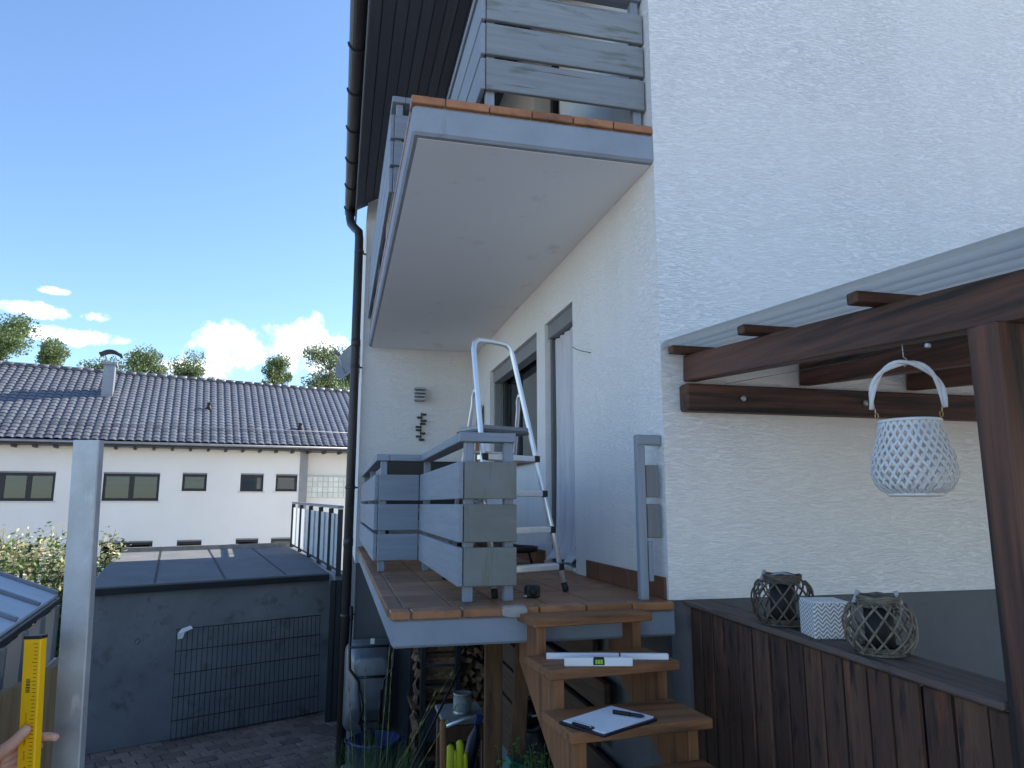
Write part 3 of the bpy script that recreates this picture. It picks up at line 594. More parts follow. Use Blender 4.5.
# satellite dish on the far corner
ds = thing('satellite_dish', 'pale grey satellite dish behind the downpipe at the far house corner', 'satellite dish', (.24, 10.6, 5.0))
Rd = frame((-.78, -.52, .34)); pr = [(.0, .0), (.1, .006), (.2, .022), (.3, .05), (.37, .078), (.38, .078), (.3, .04), (.2, .01), (.1, -.006), (0, -.01)]
MB().lathe([(max(r * .76, .001), z * .66) for r, z in pr], (.12, 10.3, 5.22), 28, Rd).build('reflector', M['roller'], ds)
MB().tube([(.25, 10.42, 5.1), (.15, 10.4, 5.1), (.14, 10.33, 5.3)], .02, 8).build('mast', M['steel'], ds)
fd = Vector((.12, 10.3, 5.22)) + Rd @ Vector((0, 0, .26)); MB().tube([Vector((.12, 10.3, 5.22)) + Rd @ Vector((-.2, 0, .03)), fd], .01, 6).build('feed_arm', M['steel'], ds)
MB().lathe([(.02, -.05), (.028, -.02), (.028, .05), (.015, .06)], fd, 12, Rd).build('feed_horn', M['roller'], ds)

# ------------------------------------------------------------------ stairs
SA = R(5.5); SC = Vector((1.195, 3.30, 0))
def sx(x, y, z):
    dx, dy = x - SC.x, y - SC.y; return Vector((SC.x + dx, SC.y + dx * math.sin(SA) + dy, z))
RS = Matrix.Rotation(SA, 3, 'Z')
sta = thing('wooden_stairs', 'open brown timber stairs leading up to the terrace', 'stairs', (1.215, 2.8, 1.45))
TZ = [2.675 - i * .167 for i in range(7)]; TF = [3.335 - i * .275 for i in range(7)]
for z, yf in zip(TZ, TF):
    t_ = MB().ob(sx(SC.x, yf + .16 - (.02 if z < 2.6 else -.02), z - .02), (.312, .16 if z < 2.6 else .19, .02), RS @ Matrix.Rotation(random.uniform(-.01, .01), 3, 'Z'), .004); t_.build('tread', M['stair']['x'], sta)
for xa in (.93, 1.43):
    poly = []
    for i in range(7): poly += [(TF[i] + (.03), TZ[i] - .041 - (.0)), (TF[i] + .03, TZ[i] - .167 - .041 + .0)]
    top = [(TF[0] + .36, TZ[0] - .041)]; bot = [(TF[6] + .17, TZ[6] - .22), (TF[0] + .36, TZ[0] - .26)]
    pts = [p for p in poly]; full = top + pts + bot
    vs_ = [sx(xa, p, q) for p, q in full] + [sx(xa + .045, p, q) for p, q in full]; n_ = len(full)
    m_ = MB().add(vs_, [list(range(n_)), list(range(n_, 2 * n_))] + [[i, (i + 1) % n_, n_ + (i + 1) % n_, n_ + i] for i in range(n_)])
    # bmesh triangulation keeps the sawtooth outline clean
    me, c = m_.mesh('stringer', M['stair']['z'])
    bm = bmesh.new(); bm.from_mesh(me); bmesh.ops.triangulate(bm, faces=[f for f in bm.faces if len(f.verts) > 4], ngon_method='EAR_CLIP'); bm.to_mesh(me); bm.free()
    place('stringer', me, c, sta)
# on the stairs
sl = thing('small_spirit_level', 'short white spirit level with a green vial lying on the second stair tread', 'spirit level', sx(1.2, 3.1, TZ[1]))
ca = Vector((1.128, 3.055, TZ[1])); RL = Matrix.Rotation(R(-13), 3, 'Z')
MB().ob(ca + Vector((0, 0, .0185)), (.148, .012, .018), RL, .003).build('body', M['white_paint'], sl)
MB().ob(ca + Vector((0, -.002, .020)), (.028, .0125, .017), RL, .006).build('vial_housing', M['black'], sl)
MB().ob(ca + Vector((0, -.006, .020)), (.019, .0105, .012), RL, .005).build('vial', M['vial'], sl)
for s in (-.006, .006): MB().ob(ca + RL @ Vector((s, -.0174, .020)), (.0008, .0006, .009), RL, 0).build('vial_mark', M['black_print'], sl)
fr_ = thing('measuring_rod', 'long white measuring rod lying behind the small level on the second tread', 'rod', sx(1.2, 3.2, TZ[1]))
cr = Vector((1.215, 3.175, TZ[1])); RL2 = Matrix.Rotation(R(-15), 3, 'Z')
MB().ob(cr + Vector((0, 0, .0132)), (.275, .013, .013), RL2, .003).build('bar', M['white_paint'], fr_)
MB().ob(cr + RL2 @ Vector((.055, 0, .0134)), (.004, .0138, .0136), RL2, .001).build('red_mark', M['red_print'], fr_)
cb = thing('clipboard', 'navy clipboard with white paper lying on the third stair tread', 'clipboard', sx(1.15, 2.87, TZ[2]))
cc = Vector((1.085, 2.837, TZ[2])); RC = Matrix.Rotation(R(-62), 3, 'Z')
MB().ob(cc + Vector((0, 0, .006)), (.118, .162, .0045), RC, .003).build('board', M['navy'], cb)
for i in range(3): MB().ob(cc + Vector((.002 * i, .002, .0118 + i * .0016)), (.108, .150, .0006), RC @ Matrix.Rotation(R(1.2 * i), 3, 'Z'), 0).build('paper', M['paper'], cb)
MB().ob(cc + RC @ Vector((0, -.148, .018)), (.05, .012, .004), RC, .003).build('clip', M['black'], cb)
MB().tube([cc + RC @ Vector((-.045, -.158, .015)), cc + RC @ Vector((-.045, -.152, .026)), cc + RC @ Vector((.045, -.152, .026)), cc + RC @ Vector((.045, -.158, .015))], .003, 6).build('clip_spring', M['steel'], cb)
pe = thing('pen', 'black marker pen lying across the paper of the clipboard', 'pen', cc + Vector((.06, .03, .02)))
pa, pb = cc + Vector((-.005, .045, .024)), cc + Vector((.128, -.006, .024)); pa = Vector((1.128, 2.893, TZ[2] + .0245)); pb = Vector((1.224, 2.802, TZ[2] + .0245))
MB().tube([pa, pa.lerp(pb, .55)], .0082, 10).build('cap', M['black'], pe); MB().tube([pa.lerp(pb, .55), pa.lerp(pb, .9), pb], [.0074, .0074, .003], 10).build('barrel', M['navy'], pe)

# ------------------------------------------------------------------ pergola
pg = thing('pergola', 'dark red brown timber lean-to pergola with corrugated roof sheet on the gable wall', 'pergola', (2.4, 2.6, 1.45))
SLP = .081                       # fall per metre away from the wall
def pz(y, z0): return z0 - (3.5 - y) * SLP
PXL = 1.845
m_ = MB().box(PXL - .025, 6.5, 3.475, 3.568, 3.70, 3.85, .012); m_.build('ledger', M['perg_x'], pg)
for x in (2.16, 2.95, 3.75): MB().lathe([(.004, 0), (.017, .0), (.017, .006), (.009, .014), (.001, .014)], (x, 3.474, 3.775), 12, frame((0, -1, 0))).build('bolt', M['steel'], pg)
def rafter(x, wx, hh, zb, name='rafter'):
    ya, yb = -.6, 3.56; A = Vector((x, ya, pz(ya, zb) + hh / 2)); B = Vector((x, yb, pz(yb, zb) + hh / 2))
    MB().bar(A, B, wx, hh, (1, 0, 0), .006).build(name, M['perg_y'], pg)
rafter(PXL + .04, .075, .145, 3.868, 'edge_beam')
for x in (2.62, 3.36, 4.1, 4.85, 5.6): rafter(x, .07, .13, 3.874)
for y in (3.50, 2.80, 2.08, 1.35, .6, -.15):
    z = pz(y, 3.868) + .147; MB().box(PXL - .10, 6.4, y - .028, y + .028, z, z + .042, .004).build('batten', M['perg_x'], pg)
MB().box(1.80, 1.905, 1.58, 1.683, 1.4, pz(1.58, 3.868) + .004, .006).build('post', M['perg_z'], pg)
MB().box(4.0, 4.1, 1.655, 1.755, 1.4, pz(1.7, 3.868) + .004, .006).build('post', M['perg_z'], pg)
vs_ = []; fs_ = []; npt = 260
for j, y in enumerate((-.75, 3.56)):
    for i in range(npt + 1):
        x = PXL - .135 + i * 4.7 / npt; zz = pz(y, 3.868) + .209 + .019 * math.cos(2 * math.pi * (x - PXL) / .09)
        vs_ += [(x, y, zz), (x, y, zz + .003)]
n2_ = 2 * (npt + 1)
for i in range(npt):
    a_, b_ = 2 * i, 2 * i + 2
    fs_ += [[a_, b_, n2_ + b_, n2_ + a_], [a_ + 1, n2_ + a_ + 1, n2_ + b_ + 1, b_ + 1], [a_, a_ + 1, b_ + 1, b_]]
fs_ += [[0, n2_, n2_ + 1, 1]]
MB().add(vs_, fs_, True).build('roof_sheet', M['sheet'], pg)
MB().tube([(1.838, 1.86, 3.70), (1.94, 2.66, 3.775), (2.05, 3.475, 3.852)], .0012, 5).build('line_wire', M['dark_metal'], pg)
MB().lathe([(.003, 0), (.008, 0), (.008, .012), (.003, .012)], (1.84, 1.86, 3.705), 10, frame((-1, 0, 0))).build('screw_eye', M['steel'], pg)

# hanging lattice basket
bk = thing('hanging_basket', 'white lattice lantern basket with a looped handle hanging from the pergola', 'basket', (1.885, 2.02, 3.25))
bc = Vector((1.885, 2.02, 3.232))
def bprof(v):   # v 0 bottom .. 1 rim
    z = v * .245; t_ = [(0, .078), (.06, .104), (.15, .120), (.3, .129), (.5, .123), (.7, .107), (.85, .099), (1, .092)]
    for (a_, r0), (b_, r1) in zip(t_, t_[1:]):
        if a_ <= v <= b_: return r0 + (r1 - r0) * (v - a_) / (b_ - a_), z
m_ = MB(); NS = 28
for s in (-1, 1):
    for k in range(NS):
        pts = []
        for j in range(15):
            v = j / 14; r_, z = bprof(v); a_ = 2 * math.pi * k / NS + s * v * 1.25
            r_ += .002 * s * (1 if (j + k) % 2 else -1); pts.append(bc + Vector((r_ * math.cos(a_), r_ * math.sin(a_), z)))
        vs_ = []; fs_ = []
        for j, p in enumerate(pts):
            tn = (pts[min(j + 1, 14)] - pts[max(j - 1, 0)]).normalized(); o_ = (p - bc); o_.z = 0; o_.normalize(); sd_ = tn.cross(o_).normalized() * .0042
            vs_ += [p - sd_, p + sd_, p + sd_ + o_ * .0025, p - sd_ + o_ * .0025]
        for j in range(14):
            b_ = j * 4
            for q in range(4): fs_.append([b_ + q, b_ + (q + 1) % 4, b_ + 4 + (q + 1) % 4, b_ + 4 + q])
        m_.add(vs_, fs_)
m_.build('lattice', M['basket'], bk)
for z, r_, t_ in ((.245, .094, .006), (.0, .079, .007)):
    MB().tube([bc + Vector((r_ * math.cos(a_), r_ * math.sin(a_), z + .002 * math.sin(a_ * 24))) for a_ in [i * 2 * math.pi / 48 for i in range(48)]], t_, 6, closed=True).build('rim', M['basket'], bk)
MB().lathe([(.001, -.004), (.08, -.004), (.08, .004), (.001, .004)], bc, 24).build('base', M['basket'], bk)
HD = Vector((.86, -.51, 0)).normalized()    # handle spans across the view
hp = []
for i in range(25):
    a_ = math.pi * i / 24; ww = .112 * math.cos(a_); hp.append(bc + HD * (-ww if False else ww) + Vector((0, 0, .29 + .160 * math.sin(a_) ** .8)))
m_ = MB()
for ph in (0, math.pi):
    m_.tube([p + Vector((0, 0, 0)) + HD.cross(Vector((0, 0, 1))) * .007 * math.cos(i * .55 + ph) + (p - (bc + Vector((0, 0, .3)))).normalized() * .006 * math.sin(i * .55 + ph) for i, p in enumerate(hp)], .0068, 8)
m_.build('handle', M['basket'], bk)
for s in (-1, 1):
    m_ = MB()
    for j in range(3):
        cz = bc + HD * (s * (.096 + .003 * j)) + Vector((0, 0, .252 + j * .016)); ax = HD if j % 2 else HD.cross(Vector((0, 0, 1)))
        m_.tube([cz + ax * (.005 * math.cos(a_)) + Vector((0, 0, .010 * math.sin(a_))) for a_ in [i * math.pi / 5 for i in range(10)]], .0014, 5, closed=True)
    m_.build('chain', M['brass'], bk)
MB().tube([bc + Vector((0, 0, .436)), bc + Vector((.012, 0, .446)), bc + Vector((.012, 0, .463)), bc + Vector((0, 0, .47)), bc + Vector((0, 0, .54))], .002, 6).build('hook', M['steel'], bk)

# ------------------------------------------------------------------ plank parapet with lanterns
pp = thing('plank_fence', 'low fence of dark peeling vertical planks with a flat cap board below the pergola', 'fence', (1.87, 2.6, 1.45))
y = 3.53
def capz(y): return 2.702 - (3.55 - y) * .02
while y > 1.70:
    wpl = random.choice((.104, .112, .118)); dx = random.uniform(-.006, .006); ye = max(y - wpl + .006, 1.687)
    MB().box(1.812 + dx, 1.834 + dx, ye, y, 1.35, capz(y - wpl) - .030 + random.uniform(-.002, .0), .005).build('plank', M['plank'], pp); y -= wpl + .007
for z in (-.12, -1.05): MB().bar((1.87, 1.687, capz(1.687) + z), (1.87, 3.54, capz(3.54) + z), .045, .08, (1, 0, 0)).build('rail', M['perg_y'], pp)
MB().bar((1.838 + .004, 1.69, 2.0), (1.838 + .004, 3.54, 2.0), .004, 1.25, (1, 0, 0), 0).build('gap_shade_sheet', M['rubber'], pp)  # black sheet added so the gaps between planks look shaded
MB().bar((1.895, 1.687, capz(1.687) - .013), (1.895, 3.555, capz(3.555) - .013), .21, .026, (1, 0, 0), .006).build('cap_board', M['capwood'], pp)
for yq in (3.3, 2.4): MB().box(1.887, 1.957, yq - .035, yq + .035, 1.35, capz(yq) - .03).build('post', M['perg_z'], pp)

def lantern(c, rad, hh, m, label, open_rope, seed):
    random.seed(seed)
    t = thing('wicker_lantern', label, 'lantern', c, 'wicker lanterns on the plank fence'); c = Vector(c)
    m_ = MB(); n_ = 13
    for s in (-1, 1):
        for k in range(n_):
            pts = []; a0 = 2 * math.pi * (k + random.uniform(-.15, .15)) / n_; tw = 1.15 + random.uniform(-.15, .15)
            for j in range(13):
                v = j / 12; th_ = -1.02 + 2.0 * v; r_ = rad * math.cos(th_ * .93) ** .62 * (1 + .03 * s) + random.uniform(-.001, .001)
                a_ = a0 + s * tw * (v - .5); pts.append(c + Vector((r_ * math.cos(a_), r_ * math.sin(a_), .012 + hh * (.5 + .5 * math.sin(th_) / math.sin(1.02)))))
            m_.tube(pts, .0042, 5)
    m_.build('wicker_body', m, t)
    m_ = MB(); rtop = rad * .60
    for q in range(5):
        m_.tube([c + Vector(((rtop + .004 * math.sin(a_ * 3 + q)) * math.cos(a_), (rtop + .004 * math.sin(a_ * 3 + q)) * math.sin(a_), hh + .004 + q * .007 + .003 * math.sin(5 * a_ + q))) for a_ in [i * 2 * math.pi / 30 for i in range(30)]], .006, 5, closed=True)
    m_.build('twisted_rim', m, t)
    m_ = MB()
    for q in range(3): m_.tube([c + Vector((rad * .62 * math.cos(a_), rad * .62 * math.sin(a_), .007 + q * .008)) for a_ in [i * 2 * math.pi / 30 for i in range(30)]], .006, 5, closed=True)
    m_.lathe([(.001, .001), (rad * .66, .001), (rad * .66, .007), (.001, .007)], c, 24); m_.build('base', m, t)
    MB().lathe([(.001, .016), (rad * .42, .016), (rad * .42, hh - .01), (rad * .40, hh - .01), (rad * .40, .022), (.001, .022)], c, 20).build('jar_shade_core', M['rubber'], t)  # jar made black, putting the shade inside the lantern into its colour
    sdv = Vector((.86, -.5, 0))
    for s in (-1, 1):
        b_ = c + sdv * (s * rtop) + Vector((0, 0, hh - .01)); m_ = MB()
        if open_rope or s == -1:
            m_.tube([b_ + Vector((0, 0, -.012)), b_ + sdv * s * .012 + Vector((0, 0, .012)), b_ + Vector((0, 0, .04)), b_ + sdv * (-s * .008) + Vector((0, 0, .062))], .0075, 6)
            m_.tube([b_ + Vector((.008 * math.cos(a_), .008 * math.sin(a_), .018 + .003 * math.sin(2 * a_))) for a_ in [i * math.pi / 5 for i in range(10)]], .007, 6, closed=True)
        else:
            m_.tube([b_ + Vector((0, 0, -.01)), b_ + Vector((-.02, .01, .04)), b_ + Vector((-.07, .03, .052)), b_ + Vector((-.11, .05, .04))], .006, 6)
        m_.build('rope_handle', M['rope'], t)
    return t
lantern((1.895, 2.825, capz(2.825)), .126, .175, M['wicker'], 'darker wicker lantern on the fence cap, the one nearer the house wall', False, 3)
lantern((1.895, 2.255, capz(2.255)), .115, .165, M['wicker2'], 'tan wicker lantern with rope knots on the fence cap, nearest the pergola post', True, 5)
random.seed(11)
bxr = Matrix.Rotation(R(-14), 3, 'Z')
bt = thing('patterned_box', 'white square box with herringbone pattern between the two wicker lanterns', 'box', (1.905, 2.565, capz(2.565)))
m_ = MB(); me, _ = m_.ob((0, 0, 0), (.072, .072, .068), None, .004).mesh('body', M['herring'], False); place('body', me, (1.905, 2.565, capz(2.565) + .069), bt, Euler((0, 0, R(-14))))
MB().ob((1.905, 2.565, capz(2.565) + .139), (.069, .069, .003), bxr, .002).build('lid', M['white_paint'], bt)

# ------------------------------------------------------------------ garage
gNL, gNR, gFR, gFL = Vector((-3.12, 10.8, 0)), Vector((0, 12.22, 0)), Vector((-1.10, 17.6, 0)), Vector((-4.25, 16.3, 0))
ga = thing('garage', 'low dark grey flat roofed garage standing in the yard', 'garage', (-2.1, 14, 0))
def loft(polyA, polyB):
    n_ = len(polyA); return MB().add(list(polyA) + list(polyB), [list(range(n_)), list(range(n_, 2 * n_))] + [[i, (i + 1) % n_, n_ + (i + 1) % n_, n_ + i] for i in range(n_)])
GZ = [2.01, 2.01, 2.125, 2.125]; gc = [gNL, gNR, gFR, gFL]
def z_(p, z): return Vector((p.x, p.y, z))
loft([z_(p, -.05) for p in gc], [z_(p, z) for p, z in zip(gc, GZ)]).build('wall', M['garage'], ga)
cen = sum(gc, Vector()) / 4
out = [p + (p - cen).normalized() * .09 for p in gc]
rf_ = loft([z_(p, z + .003) for p, z in zip(out, GZ)], [z_(p, z + .10) for p, z in zip(out, GZ)]).build('roof', M['felt'], ga)
ins = [p - (p - cen).normalized() * .02 for p in gc]
for k, t_ in enumerate((.22, .50, .77)):
    A, B = z_(ins[0].lerp(ins[1], t_), 2.113), z_(ins[3].lerp(ins[2], t_), 2.228); MB().bar(A, B, .035, .006, (1, 0, 0), .002).build('felt_seam', M['rubber'], rf_)
MB().bar(z_(ins[3], 2.24), z_(ins[2], 2.24), .16, .05, (0, 0, 1), .004).build('rear_kerb', M['concrete'], rf_)
MB().bar(z_(out[0], 2.045) - Vector((pn.x, pn.y, 0)) * .014, z_(out[1], 2.045) - Vector((pn.x, pn.y, 0)) * .014, .085, .02, (0, 0, 1), .004).build('fascia_strip', M['frame_dark'], rf_)
for t_, z in ((.59, 1.36), (2.46, 1.32)):
    p = gNL + pu * t_ - pn * .004; MB().lathe([(.001, 0), (.045, 0), (.042, .008), (.022, .008), (.02, .003), (.001, .003)], (p.x, p.y, z), 16, frame(-pn)).build('vent_cap', M['plate'], ga)
p = gNL + pu * 3.40 - pn * .02; MB().box(p.x - .03, p.x + .03, p.y - .03, p.y + .03, 0, 1.98).build('corner_strip', M['zinc'], ga)
# wire mesh panel leaning on it
wp = thing('wire_mesh_panel', 'rectangular dark wire mesh panel leaning against the garage wall', 'mesh panel', (-1.2, 11.6, .02))
def wpp(t_, h): q = gNL + pu * t_ - pn * (.16 - .08 * h / 1.5); return Vector((q.x, q.y, h + .02))
for i in range(31):
    t_ = 1.08 + i * 2.1 / 30; MB().tube([wpp(t_, .0), wpp(t_, 1.46)], .0045, 5).build('vertical_wire', M['black'], wp)
for h in (.02, .26, .56, .86, 1.16, 1.45): MB().tube([wpp(1.07, h), wpp(3.19, h)], .006, 5).build('cross_wire', M['black'], wp)
q = wpp(1.15, 1.42) - pn * .02
sc_ = MB().add([q + pu * a_ + Vector((0, 0, b_)) - pn * c_ for a_, b_, c_ in ((-.06, -.10, 0), (.0, -.09, .02), (.03, -.02, .01), (.13, .03, .02), (.10, .07, .0), (-.02, .04, .015), (-.07, -.02, .02))] + [q + pu * .02 - pn * .035], [[i, (i + 1) % 7, 7] for i in range(7)] + [list(range(7))]).build('white_rag', M['white_paint']); solo(sc_, 'small white rag caught on the upper corner of the mesh panel', 'rag')
# balustrade with glass panels along the garage
gb = thing('glass_balustrade', 'dark metal balustrade with glass panels along the garage beside the downpipe', 'balustrade', (-.4, 14.5, 2.1))
b0, b1 = Vector((.06, 11.65, 2.12)), Vector((-1.0, 17.9, 2.2)); bdv = (b1 - b0)
wl_ = MB().bar(b0 + Vector((.06, 0, -.10)), b1 + Vector((.06, 0, -.10)), .24, .2, (1, 0, 0), .01).build('kerb', M['zinc'], gb)
ts = [0, .13, .30, .50, .73, 1.0]; ts = [0, .14, .32, .53, .76, 1.0]
for t_ in ts: p = b0 + bdv * t_; MB().box(p.x - .04, p.x + .04, p.y - .04, p.y + .04, p.z - .02, p.z + 1.0).build('post', M['frame_dark'], gb)
MB().bar(b0 + Vector((0, -.1, 1.03)), b1 + Vector((0, 0, 1.03)), .09, .045, (1, 0, 0)).build('handrail', M['zinc'], gb)
for a_, c_ in zip(ts, ts[1:]):
    A, B = b0 + bdv * a_, b0 + bdv * c_; u_ = (B - A).normalized()
    MB().bar(A + u_ * .05 + Vector((0, 0, .5)), B - u_ * .05 + Vector((0, 0, .5)), .006, .84, (1, 0, 0), 0).build('pane', M['frosted'], gb)
    for q in (.46, .54): p = A.lerp(B, q) + Vector((-.012, 0, 0)); MB().box(p.x - .006, p.x + .002, p.y - .007, p.y + .007, p.z + .08, p.z + .92, .002).build('bar', M['frame_dark'], gb)
    MB().bar(A + Vector((0, 0, .06)), B + Vector((0, 0, .06)), .03, .03, (1, 0, 0)).build('bottom_rail', M['frame_dark'], gb)
# dark board door in the gap between garage and house
dg = thing('board_door', 'dark narrow board door in the gap between garage and house', 'door', (.12, 11.6, 0))
for i in range(5):
    x = -.05 + i * .085; MB().box(x + .003, x + .082, 11.5 + i * .01, 11.53 + i * .01, .02, 2.05).build('board', M['rubber'], dg)
MB().box(-.05, .375, 11.575, 11.60, .02, 2.04).build('slit_blocker', M['rubber'], dg)  # added sheet that stops sunlight showing between the boards

# ------------------------------------------------------------------ neighbour house
NA = R(11); n0 = Vector((-5, 26, 0)); nu_ = Vector((math.cos(NA), math.sin(NA), 0)); nn = Vector((-math.sin(NA), math.cos(NA), 0)); Z3 = Vector((0, 0, 1))
def nbp(u, d, z): return n0 + nu_ * u + nn * d + Z3 * z
RN = Matrix(((nu_.x, nn.x, 0), (nu_.y, nn.y, 0), (0, 0, 1)))
nh = thing('neighbour_house', 'long white neighbouring house with a slate grey tiled roof beyond the garage', 'house', n0)
def nbox(u0, u1, d0, d1, z0, z1, bev=.004): return MB().ob(nbp((u0 + u1) / 2, (d0 + d1) / 2, (z0 + z1) / 2), ((u1 - u0) / 2, (d1 - d0) / 2, (z1 - z0) / 2), RN, bev)
wins = [(-5.81, -3.71, 3.29, 4.20, 3), (-2.40, -.76, 3.30, 4.22, 2), (-.08, .68, 3.63, 4.24, 1), (1.75, 2.51, 3.63, 4.25, 1), (2.92, 3.66, 3.64, 4.25, 1),
        (-5.6, -3.9, 1.2, 2.0, 2), (-2.29, -.82, 1.2, 2.02, 2), (-.10, .65, 1.35, 2.02, 1), (1.72, 2.45, 1.35, 2.04, 1), (2.87, 3.69, 1.35, 2.04, 1)]
U0, U1 = -9.5, 3.72
us = sorted({U0, U1, *[w_[0] for w_ in wins], *[w_[1] for w_ in wins]}); zs2 = sorted({-.3, 5.16, *[w_[2] for w_ in wins], *[w_[3] for w_ in wins]})
m_ = MB()
for a_, b_ in zip(us, us[1:]):
    for c_, d in zip(zs2, zs2[1:]):
        cu_, cz = (a_ + b_) / 2, (c_ + d) / 2
        if any(w_[0] < cu_ < w_[1] and w_[2] < cz < w_[3] for w_ in wins): continue
        m_.add([nbp(a_, 0, c_), nbp(b_, 0, c_), nbp(b_, 0, d), nbp(a_, 0, d)], [(0, 1, 2, 3)])
for w_ in wins:
    a_, b_, c_, d = w_[:4]
    for (p, q) in (((a_, c_), (a_, d)), ((b_, c_), (b_, d)), ((a_, c_), (b_, c_)), ((a_, d), (b_, d))):
        m_.add([nbp(p[0], 0, p[1]), nbp(q[0], 0, q[1]), nbp(q[0], .18, q[1]), nbp(p[0], .18, p[1])], [(0, 1, 2, 3)])
m_.build('front_wall', M['plaster_n'], nh, keep=True)
nbox(U0, U1, .5, 7.6, -.3, 5.14, 0).build('unlit_room_block', M['frame_dark'], nh)  # dark colour stands in for the unlit rooms behind the panes
nbox(3.722, 4.0, -.02, .5, -.3, 5.16).build('pilaster', M['roller'], nh)
nbox(4.002, 8.6, .35, 7.6, -.3, 5.16, 0).build('wing_wall', M['plaster_n'], nh)
gbp = nbox(4.03, 5.75, .30, .348, 3.42, 4.22).build('glass_block_panel', M['sill'], nh)
bm_, _ = MB().ob((0, 0, 0), (.088, .02, .088), None, .012).mesh('glass_block', M['block'], False)
for i in range(9):
    for j in range(4): place('glass_block', bm_, nbp(4.13 + i * .19, .298, 3.53 + j * .19), gbp, RN)
for a_, b_, c_, d, k_ in wins:
    fwd = .07; m_ = MB()
    for bx4 in ((a_, b_, d - fwd - .05, d - .05), (a_, b_, c_, c_ + fwd + .02)): m_.v += nbox(bx4[0], bx4[1], .08, .14, bx4[2], bx4[3]).v if False else []
    def addb(u0, u1, z0, z1): m_.ob(nbp((u0 + u1) / 2, .11, (z0 + z1) / 2), ((u1 - u0) / 2, .03, (z1 - z0) / 2), RN, .004)
    addb(a_, b_, d - .13, d - .05); addb(a_, b_, c_, c_ + .09); addb(a_, a_ + .08, c_ + .09, d - .13); addb(b_ - .08, b_, c_ + .09, d - .13)
    for q in range(1, k_): x = a_ + (b_ - a_) * q / k_; addb(x - .07, x + .07, c_ + .09, d - .13)
    wf = m_.build('window', M['frame_dark'], nh)
    for q in range(k_):
        x0_, x1_ = a_ + (b_ - a_) * q / k_ + .075, a_ + (b_ - a_) * (q + 1) / k_ - .075
        nbox(x0_, x1_, .11, .118, c_ + .09, d - .13, 0).build('pane', M['glass_far'], wf)
        bl = random.choice((.15, .35, .6, .95)); nbox(x0_, x1_, .2, .21, d - .13 - bl * (d - c_ - .22), d - .13, 0).build('blind', M['blind'], wf)
    nbox(a_, b_, -.02, .1, d - .048, d - .002).build('shutter_box', M['roller'], wf)
    nbox(a_ - .06, b_ + .06, -.05, .10, c_ - .05, c_ - .002).build('sill', M['sill'], wf)
# roof: plane from eave to ridge, tiles laid as pieces
def eavez(u): return 5.24 + (u) * .006
def ridgez(u): return 8.12 - u * .018
EO, RO = -.6, 4.3
def rp(u, t_): return nbp(u, EO + (RO - EO) * t_, eavez(u) + (ridgez(u) - eavez(u)) * t_)
m_ = MB(); ua, ub = -9.8, 8.6
m_.add([rp(ua, 0) - Z3 * .1, rp(ub, 0) - Z3 * .1, rp(ub, 1) - Z3 * .04, rp(ua, 1) - Z3 * .04, nbp(ua, 9.2, 5.0), nbp(ub, 9.2, 5.0), nbp(ua, 9.2, 4.9), nbp(ub, 9.2, 4.9), rp(ua, 0) - Z3 * .2, rp(ub, 0) - Z3 * .2],
       [(0, 1, 2, 3), (3, 2, 5, 4), (8, 9, 1, 0), (6, 7, 5, 4), (6, 7, 9, 8)])
nrf = m_.build('roof', M['frame_dark'], nh)
TW, NR_ = .25, 24; slope_len = (rp(0, 1) - rp(0, 0)).length; TL = slope_len / NR_
def tilegeo():
    prof_ = [(-.5, .010), (-.40, .0), (-.28, .0), (-.18, .022), (-.04, .034), (.22, .035), (.40, .027), (.52, .010)]
    vs_ = []; n_ = len(prof_)
    for (yy_, dz) in ((-.5, .016), (.53, .0)): vs_ += [Vector((p * TW, yy_ * TL, q + dz)) for p, q in prof_]
    vs_ += [Vector((p * TW, -.5 * TL, q + .004)) for p, q in prof_]
    fs_ = [[i, i + 1, n_ + i + 1, n_ + i] for i in range(n_ - 1)] + [[2 * n_ + i, 2 * n_ + i + 1, i + 1, i] for i in range(n_ - 1)]
    return vs_, fs_
tv, tf = tilegeo(); rtm, _ = MB().add(tv, tf).mesh('roof_tile', M['rooftile'], False, True)
upv = (rp(0, 1) - rp(0, 0)).normalized(); nrmv = nu_.cross(upv).normalized(); RT = Matrix(((nu_.x, upv.x, nrmv.x), (nu_.y, upv.y, nrmv.y), (nu_.z, upv.z, nrmv.z)))
stuff = MB(); cnt = 0
for r_ in range(NR_):
    for k in range(-27, 29):
        u = k * TW; t_ = (r_ + .5) / NR_; p = rp(u, t_) - nrmv * .03
        j_ = Matrix.Rotation(random.uniform(-.02, .02), 3, 'X') @ Matrix.Rotation(random.uniform(-.012, .012), 3, 'Z')
        vis = -24 <= k <= 24
        if vis and cnt < 300: place('roof_tile', rtm, p, nrf, RT @ j_); cnt += 1
        else: stuff.add([RT @ (j_ @ v) + p for v in tv], tf)
so = stuff.build('far_roof_tiles', M['rooftile'], nrf, keep=True); so['kind'] = 'stuff'
for i in range(38):
    u = -6.7 + i * .36; A, B = rp(u, 1) + Z3 * .0, rp(u + .38, 1) + Z3 * .012; MB().tube([A, B], [.09, .1], 8).build('ridge_tile', M['rooftile'], nrf)
MB().tube([rp(-9.8, -.012) - Z3 * .06, rp(8.6, -.012) - Z3 * .06], .04, 8).build('gutter', M['zinc'], nrf)
for i in range(24):
    u = -6.5 + i * .55; MB().ob(nbp(u, -.30, 5.0 + u * .006), (.04, .26, .045), RN, .003).build('rafter_end', M['frame_dark'], nrf)
MB().tube([rp(-6.7, .19) + nrmv * .05, rp(7, .19) + nrmv * .05], .012, 6).build('snow_guard', M['zinc'], nrf)
chm = nbox(-2.93, -2.57, 2.35, 2.85, 6.6, 8.22).build('chimney', M['zinc'], nrf)
